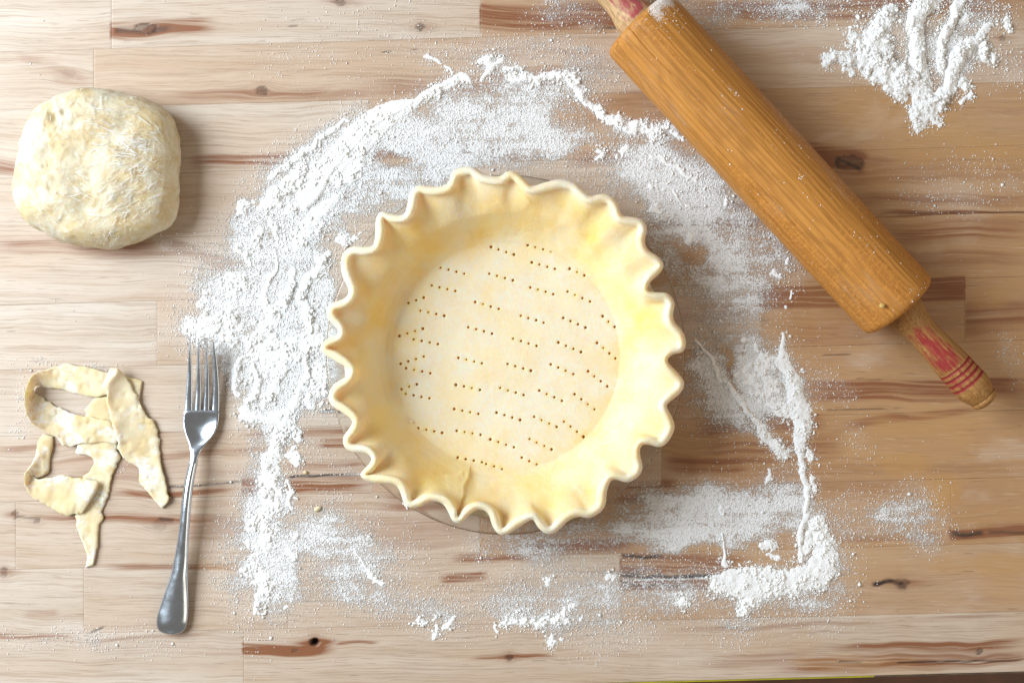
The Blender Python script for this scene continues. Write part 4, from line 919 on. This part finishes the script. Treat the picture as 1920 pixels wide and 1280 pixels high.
# dry dough fleck near the lower end
# ------------------------------------------------------------ wrapped dough
ol = [(600, 62), (720, 70), (860, 105), (1000, 130), (1130, 190), (1222, 255), (1245, 370), (1262, 500), (1262, 700), (1248, 900), (1212, 1030), (1130, 1100), (980, 1180), (800, 1228), (620, 1220), (440, 1178), (340, 1130), (200, 1070), (130, 980), (72, 880), (62, 780), (92, 620), (122, 480), (175, 320), (230, 218), (330, 155), (450, 95)]
ol = [(10 + a / 3.88, 150 + b / 3.88) for a, b in ol]
NB = 360
OB = gsm(cr(ol, NB), 4); bc = np.array([181.0, 317.0])
bprof = [(0.0, .0465), (.12, .0464), (.25, .0462), (.38, .0458), (.5, .0452), (.6, .0445), (.69, .0436), (.77, .0424), (.84, .0405), (.895, .0380), (.94, .0345), (.972, .030), (.992, .0245), (1.0, .0185), (.995, .012), (.975, .0065), (.94, .0025), (.90, .0008)]
bb = []
for (f0, za), (f1, zb) in zip(bprof[:-1], bprof[1:]):
    for i in range(4): bb.append((f0 + (f1 - f0) * i / 4, za + (zb - za) * i / 4))
bb.append(bprof[-1]); bb = np.array(bb); bb[:, 1] *= .72; bb[0, 0] = .002
def ball_mesh(off, amp, seed, crinkle):
    cpx = P(bc[0], bc[1], .0135)
    Q = PA(OB[:, 0], OB[:, 1], np.full(NB, .0135))
    rel = Q[:, :2] - cpx[:2]
    # rounder towards the middle
    rad_ = np.linalg.norm(rel, axis=1)
    XY = cpx[None, None, :2] + rel[:, None, :] * bb[None, :, 0:1]
    Z = np.repeat(bb[None, :, 1], NB, 0).copy()
    px_, py_ = XY[..., 0] / PX, XY[..., 1] / PX
    nz = (fb(px_, py_, 60, seed, 4) - .5) * amp
    pit = 0
    for hx, hy, hr, hh in [(-830, 405, 9, .0035), (-812, 412, 7, .0025), (-790, 395, 8, .002), (-770, 240, 30, .003), (-840, 340, 16, .0015), (-780, 300, 22, .0015), (-700, 395, 18, .0015)]:
        pit = pit + hh * np.exp(-((px_ - hx) ** 2 + (py_ - hy) ** 2) / hr ** 2)
    up = sstep(.008, .029, Z)
    Z = Z + (nz - (pit if crinkle == 0 else pit * .4)) * up
    dirn = rel / rad_[:, None]
    side = 1 - sstep(.026, .0325, Z)
    XY = XY + dirn[:, None, :] * (off + side * (fb(px_ + Z / PX, py_, 30, seed + 3, 3) - .5)[..., :] * amp * 1.0)[..., None]
    Z = Z + off
    if crinkle:
        cr_ = np.abs(fb(px_, py_, 26, seed + 9, 3, sy=9) - .5) * -2 * crinkle + np.abs(fb(px_ + py_, py_ - px_, 9, seed + 5, 2, sy=30) - .5) * -1.5 * crinkle
        Z = Z + cr_ + crinkle * .8
        XY = XY + dirn[:, None, :] * (side * cr_)[..., None]
    V = np.concatenate([XY, Z[..., None]], -1)
    V[..., 2] = np.maximum(V[..., 2], .0004)
    return V
Vb = ball_mesh(0, .0036, 81, 0); Vw = ball_mesh(.0005, .0034, 81, .0006)
cb = P(bc[0], bc[1], 0)
ball = empty('wrapped_dough', (0, 0, 0), 'disc of pie dough wrapped in crinkled clear plastic film, left of the flour', 'wrapped dough')
Fb = grid_faces(NB, len(bb), cu=True)
if np.cross(Vb.reshape(-1, 3)[Fb[:, 1]] - Vb.reshape(-1, 3)[Fb[:, 0]], Vb.reshape(-1, 3)[Fb[:, 2]] - Vb.reshape(-1, 3)[Fb[:, 0]])[:, 2].sum() < 0: Fb = Fb[:, ::-1]
link('dough', mesh_np('dough', Vb.reshape(-1, 3), Fb, M_ball), ball)
wr = link('plastic_wrap', mesh_np('plastic_wrap', Vw.reshape(-1, 3), Fb, M_wrap), ball)
# taut creases in the film: thin ridges lying on its surface
flatV = Vw.reshape(-1, 3)
from mathutils.kdtree import KDTree
kd = KDTree(len(flatV))
for i, v in enumerate(flatV): kd.insert((v[0], v[1], 0 if v[2] > .014 else 9), i)
kd.balance()
def zat(x, y):
    co, i, dd = kd.find((x, y, 0)); return flatV[i][2]
CV, CF = [], []
def crease(px, py, an, L, wdt, bend):
    n = 7; base = len(CV)
    for i in range(n):
        t = i / (n - 1) - .5; a = an + bend * t
        x = px + math.cos(a) * L * t; y = py + math.sin(a) * L * t
        q = P(x, y, .032); z = zat(q[0], q[1]) + .0003
        q = P(x, y, z)
        ww = wdt * (1 - (2 * t) ** 2) ** .5 * PX * .5 + 1e-5
        nx, ny = -math.sin(a), -math.cos(a)
        CV.extend([(q[0] - nx * ww, q[1] - ny * ww, z - .0001), (q[0], q[1], z + .00025), (q[0] + nx * ww, q[1] + ny * ww, z - .0001)])
    for i in range(n - 1):
        b = base + i * 3
        CF.extend([(b, b + 1, b + 4, b + 3), (b + 1, b + 2, b + 5, b + 4)])
cl_ = [(235, 275, 34, 26, 150, .15, .35), (255, 300, 18, 30, 60, 1.9, .5), (190, 235, 40, 20, 40, .2, .4), (245, 330, 22, 40, 90, 2.6, .7), (225, 385, 26, 44, 110, -.75, .5), (140, 190, 50, 12, 30, 1.4, .5), (100, 230, 16, 40, 50, -1.2, .4), (200, 445, 50, 12, 50, 1.3, .5), (120, 380, 40, 20, 40, .3, .4), (165, 380, 34, 18, 34, -.8, .6), (290, 230, 20, 24, 26, .9, .8), (300, 370, 14, 40, 22, -.4, .7), (75, 330, 12, 60, 16, 1.5, .3), (230, 180, 50, 12, 36, .3, .5)]
for cx_, cy_, sx_, sy_, k, a0, sa in cl_:
    for _ in range(int(k * .62)):
        x = rng.normal(cx_, sx_); y = rng.normal(cy_, sy_)
        if (abs(x - 181) / 138) ** 2.6 + (abs(y - 317) / 134) ** 2.6 > 1: continue
        crease(x, y, a0 + rng.normal(0, sa * .6), 6 + 34 * rng.rand() ** 2, .65 + .95 * rng.rand() ** 2, rng.normal(0, .22))
link('film_crease', mesh_np('film_crease', CV, np.array(CF), M_crease), ball, 'white creases in the film', None, None, 'stuff')

# ------------------------------------------------------------ fork
fork = empty('fork', (*P(350, 900, 0)[:2], 0), 'steel dinner fork with four tines lying between the dough scraps and the flour', 'fork')
fo = np.array([*P(350, 900, 0)[:2], 0])
def strip(name, rowsd, parent, nm=15, label=None):
    """rowsd: (y, xl, xr, z centre, thickness, crown); rounded cross sections joined lengthwise"""
    ring = []
    r = np.array(rowsd, float)
    ys = np.linspace(0, len(r) - 1, (len(r) - 1) * 6 + 1)
    def ci(col):
        i = np.clip(ys.astype(int), 0, len(r) - 2); t = ys - i
        p = lambda k: r[np.clip(i + k, 0, len(r) - 1), col]
        a, b, c, d = p(-1), p(0), p(1), p(2)
        return .5 * (2 * b + (c - a) * t + (2 * a - 5 * b + 4 * c - d) * t ** 2 + (3 * b - 3 * c + d - a) * t ** 3)
    y, xl, xr, z, th_, cw = [ci(k) for k in range(6)]
    u = np.sin(np.linspace(-math.pi / 2, math.pi / 2, nm))
    top_x = (xl + xr)[:, None] / 2 + (xr - xl)[:, None] / 2 * u[None]
    zt = z[:, None] + cw[:, None] * (1 - u[None] ** 2) + th_[:, None] * .5 * np.sqrt(np.clip(1 - u[None] ** 8, 0, 1))
    zb = z[:, None] + cw[:, None] * (1 - u[None] ** 2) * .8 - th_[:, None] * .5 * np.sqrt(np.clip(1 - u[None] ** 8, 0, 1))
    X = np.concatenate([top_x, top_x[:, ::-1][:, 1:-1]], 1); Z = np.concatenate([zt, zb[:, ::-1][:, 1:-1]], 1)
    Yv = np.repeat(y[:, None], X.shape[1], 1)
    V = PA(X.ravel(), Yv.ravel(), Z.ravel()) - fo
    nu, nv = X.shape
    F = grid_faces(nu, nv, cv=True)
    c0 = len(V); V = np.concatenate([V, V[:nv].mean(0)[None], V[-nv:].mean(0)[None]])
    i = np.arange(nv); j = (i + 1) % nv
    cap = np.concatenate([np.stack([np.full(nv, c0), j, i], -1), np.stack([np.full(nv, c0 + 1), (nu - 1) * nv + i, (nu - 1) * nv + j], -1)])
    me = mesh_np(name, V, [F[:, ::-1], cap[:, ::-1]], M_steel)
    return link(name, me, parent, label)
Zt = lambda y: np.interp(y, [636, 680, 720, 770, 800, 830, 860, 900, 960, 1040, 1120, 1188], [.0115, .0085, .0058, .0036, .0034, .0055, .0085, .0105, .0105, .0075, .0045, .0032])
mm = .001
tn = [[(636, 355.4, 357.2), (655, 353.8, 358.2), (680, 352.4, 359.2), (705, 350.8, 360.2), (730, 348.8, 360.6), (755, 347, 360.6), (775, 345, 360.4)],
      [(638, 370.8, 372.6), (655, 370, 373.8), (680, 369.4, 375.4), (705, 368.6, 376.6), (730, 367.6, 377), (755, 365.8, 376.6), (775, 364.4, 376)],
      [(639, 385.8, 387.6), (655, 385.2, 388.6), (680, 385, 390.6), (705, 384.4, 392), (730, 383.4, 392.6), (755, 382, 392.4), (775, 380.8, 392)],
      [(640, 399, 401.4), (655, 399, 404), (680, 399.4, 407.4), (705, 399.6, 409.8), (730, 399.4, 411.2), (755, 398, 411.6), (775, 396.6, 411)]]
for t_ in tn:
    strip('tine', [(y, a, b, Zt(y), 1.9 * mm, .35 * mm) for y, a, b in t_], fork)
head = [(768, 345.6, 411.0, 0), (773, 344.7, 411.2, 0), (782, 344.0, 410.6, 0), (795, 344.2, 408.2, 0), (808, 346.2, 403.5, 0), (820, 350.0, 396, 0), (831, 353.5, 387, 0), (843, 355.4, 378, 0), (855, 356, 372.5, 0), (870, 353.2, 370.2, 0)]
cwn = [0.2, -.4, -1.6, -2.4, -2.3, -1.6, -.6, .3, .9, 1.2]
strip('head', [(a, b, c, Zt(a) + (.0010 if cwn[i] < 0 else 0), 1.8 * mm, cwn[i] * mm) for i, (a, b, c, _) in enumerate(head)], fork, 21)
hd = [(868, 353.6, 370.4), (880, 350.6, 367.8), (910, 344.2, 362.6), (948, 339.4, 358.2), (985, 335.6, 355.6), (1020, 330.8, 353.6), (1050, 325.4, 352.6), (1080, 318.4, 352.4), (1110, 308.2, 353.2), (1135, 300, 353.4), (1155, 294.4, 352.6), (1170, 293.4, 350.4), (1180, 296.8, 345.6), (1186, 304.6, 338.4), (1188.2, 315, 328)]
strip('handle', [(a, b, c, Zt(a), 2.0 * mm, (2.2 if a < 1060 else 3.2) * mm * (1 if a < 1175 else .6)) for a, b, c in hd], fork, 23)

# ------------------------------------------------------------ dough scraps
K_ = 975 / 320.0
def scrap(prs, label, thick=.0022, curl=.0, wob=1.0, seed=0):
    """ribbon of rolled dough; prs: left x, y, right x, y (3.05x crop coordinates), z left, z right (mm), sag (mm)"""
    r = np.array(prs, float)
    r[:, 0] = 30 + r[:, 0] / K_; r[:, 1] = 660 + r[:, 1] / K_; r[:, 2] = 30 + r[:, 2] / K_; r[:, 3] = 660 + r[:, 3] / K_
    ys = np.linspace(0, len(r) - 1, (len(r) - 1) * 12 + 1)
    i = np.clip(ys.astype(int), 0, len(r) - 2); t = (ys - i)[:, None]
    p = lambda k: r[np.clip(i + k, 0, len(r) - 1)]
    a, b, c, d = p(-1), p(0), p(1), p(2)
    q = .5 * (2 * b + (c - a) * t + (2 * a - 5 * b + 4 * c - d) * t ** 2 + (3 * b - 3 * c + d - a) * t ** 3)
    n = len(q); m = 25
    s_ = np.arange(n)
    # ragged cut edges
    wl = (vn(s_ * 1., s_ * 0., 5, seed + 1) - .5) * .07 * wob + (vn(s_ * 1., s_ * 0., 2.2, seed + 2) - .5) * .035 * wob
    wr_ = (vn(s_ * 1., s_ * 0., 5, seed + 3) - .5) * .07 * wob + (vn(s_ * 1., s_ * 0., 2.2, seed + 4) - .5) * .035 * wob
    u = .5 - .5 * np.cos(np.linspace(0, math.pi, m))
    U = u[None] + wl[:, None] * (1 - u[None]) ** 5 + wr_[:, None] * u[None] ** 5
    X = q[:, 0:1] * (1 - U) + q[:, 2:3] * U; Y = q[:, 1:2] * (1 - U) + q[:, 3:4] * U
    Zm = (q[:, 4:5] * (1 - u[None]) + q[:, 5:6] * u[None] - q[:, 6:7] * 4 * u[None] * (1 - u[None])) * mm
    Zm = Zm + (fb(X, Y, 30, seed + 7, 2) - .5) * .0016 - .0006 * np.clip(fb(X, Y, 14, seed + 5, 2) - .55, 0, 1) * 4
    th_ = thick * .85 * (.8 + .5 * fb(X, Y, 22, seed + 9, 2))
    ed = np.sqrt(np.clip(1 - (2 * u[None] - 1) ** 6, 0, 1)); ed = np.repeat(ed, n, 0)
    endt = np.sqrt(np.clip(1 - (2 * np.linspace(0, 1, n) - 1) ** 30, .02, 1))[:, None]
    Zm = np.maximum(Zm, .0001)
    zt = Zm + th_ * (.35 + .65 * ed * endt); zb = Zm + th_ * (.35 - .33 * ed * endt)
    XX = np.concatenate([X, X[:, ::-1][:, 1:-1]], 1); YY = np.concatenate([Y, Y[:, ::-1][:, 1:-1]], 1); ZZ = np.concatenate([zt, zb[:, ::-1][:, 1:-1]], 1)
    V = PA(XX.ravel(), YY.ravel(), ZZ.ravel()); nu, nv = XX.shape
    F = grid_faces(nu, nv, cv=True)
    c0 = len(V); V = np.concatenate([V, V[:nv].mean(0)[None], V[-nv:].mean(0)[None]])
    i = np.arange(nv); j = (i + 1) % nv
    cap = np.concatenate([np.stack([np.full(nv, c0), i, j], -1), np.stack([np.full(nv, c0 + 1), (nu - 1) * nv + j, (nu - 1) * nv + i], -1)])
    me = mesh_np('dough_scrap', V, [F, cap], M_scrap)
    me.flip_normals() if False else None
    return link('dough_scrap', me, None, label, 'dough scrap', 'strips of trimmed pie dough')
# widening tail piece lying under the others
scrap([(450, 262, 530, 250, 0, 0, 0), (398, 325, 545, 300, 0, 0, 0), (398, 350, 550, 380, 0, 0, 0), (380, 450, 575, 450, 0, 0, 0), (352, 540, 580, 520, .3, .3, 0), (348, 578, 588, 560, .5, .3, 0), (412, 590, 592, 600, .4, .3, 0), (442, 625, 572, 650, 0, 0, 0), (418, 680, 550, 705, 0, 0, 0), (385, 715, 535, 780, 0, 0, 0), (380, 800, 512, 850, 0, .4, 0), (350, 890, 490, 905, 0, .3, 0), (341, 935, 497, 945, 0, 0, 0), (348, 1005, 472, 1020, .5, .2, 0), (380, 1085, 464, 1120, .8, .4, 0), (407, 1165, 446, 1195, .5, .5, 0), (396, 1230, 442, 1216, 0, 0, 0)], 'dough scrap tapering to a narrow tail, lowest on the table', .0026, seed=3)
scrap([(705, 268, 724, 165, .5, .2, 0), (650, 268, 650, 140, .5, .5, 0), (520, 245, 535, 118, 1.5, 1.2, 0), (440, 257, 420, 92, 1.0, 1.2, 0), (335, 232, 290, 68, .5, 1.8, 0), (250, 212, 185, 93, .5, 4.5, .5), (180, 204, 105, 122, .3, 9, 1), (128, 192, 66, 180, .3, 13, 2), (104, 205, 47, 250, .3, 14.5, 2.5), (112, 236, 50, 320, .3, 13.5, 3), (165, 266, 82, 400, .3, 11, 2.5), (225, 305, 155, 452, .5, 7, 2), (295, 340, 225, 486, 1, 4, 1), (390, 362, 278, 538, 2, 2, 0), (470, 380, 350, 528, 2.6, 2.2, 0), (545, 392, 415, 520, 3, 2.8, 0), (575, 430, 520, 515, 3, 2.8, 0), (600, 470, 575, 525, 2, 2.5, 0)], 'long dough scrap looped into a ring, dusted with flour', .0024, seed=11)
scrap([(152, 466, 212, 480, .3, .3, 0), (124, 520, 210, 545, 1.5, .3, 0), (108, 600, 192, 622, 4, .3, .5), (80, 650, 180, 690, 7, .4, 1), (52, 690, 130, 716, 9, 1, 2.5), (46, 725, 96, 704, 9, 3, 3), (58, 775, 128, 726, 6, 4, 1.5), (105, 835, 190, 716, 2, 5, .5), (170, 866, 270, 700, .8, 5, -.5), (228, 915, 345, 716, .8, 5, -1.2), (310, 932, 420, 722, 2.5, 4.5, -1.5), (375, 918, 467, 744, 3.2, 4.0, -1.2), (412, 870, 462, 790, 3, 3, 0)], 'folded dough scrap curled round at its lower left corner, resting on the tailed scrap', .0026, seed=23)
scrap([(483, 210, 540, 88, 5.5, 6, -1), (500, 212, 590, 95, 7, 6.5, -1.5), (520, 238, 628, 135, 8, 5, 1), (524, 300, 668, 205, 7.5, 3.5, 1.5), (540, 370, 712, 290, 7, 2.5, 1), (560, 440, 750, 362, 6.5, 1.5, 1), (578, 520, 792, 410, 5.5, .8, 1), (600, 590, 816, 485, 4, .5, 1), (650, 628, 822, 570, 2, .5, .3), (702, 670, 832, 650, .8, .8, 0), (706, 740, 846, 705, .3, 1.5, 0), (752, 795, 860, 770, .3, 2, .3), (798, 855, 874, 838, .3, 1.5, .3), (834, 892, 858, 868, .2, .4, 0)], 'twisted pointed dough scrap lying over the looped scrap, nearest the fork', .0026, seed=31)

# small crumbs of dough
def crumb(x, y, a, b, an, label, z=0.0, mat=None):
    n = 10; U, Vv = np.meshgrid(np.linspace(0, 2 * np.pi, n, endpoint=False), np.linspace(0, np.pi, 7), indexing='ij')
    k = 1 + .35 * (rng.rand(n, 7) - .5)
    X = np.cos(U) * np.sin(Vv) * a * k; Y = np.sin(U) * np.sin(Vv) * b * k; Z = np.cos(Vv) * b * .8 * k
    c, s = math.cos(an), math.sin(an)
    V = np.stack([(X * c - Y * s) * PX, (X * s + Y * c) * PX, (Z + b * .7) * PX], -1).reshape(-1, 3)
    o = link('dough_crumb', mesh_np('dough_crumb', V, grid_faces(n, 7, cu=True), mat or M_scrap), None, label, 'crumb', 'crumbs of dough')
    q = P(x, y, z); o.location = (q[0], q[1], z)
crumb(596, 953, 7, 4, .5, 'bean shaped dough crumb on the table below left of the pie')
crumb(573, 885, 4, 3.4, .2, 'small round dough crumb just above the long crack in the plank')
crumb(771, 790, 4, 3.4, .2, 'tiny dough crumb on the lower left of the pie crust floor', ZF)
crumb(1653, 573, 5, 4.4, .2, 'pale dough fleck stuck on the rolling pin near its lower handle', .0572, mat_plain('dry_dough', (0.62, 0.42, 0.13), 0.7))
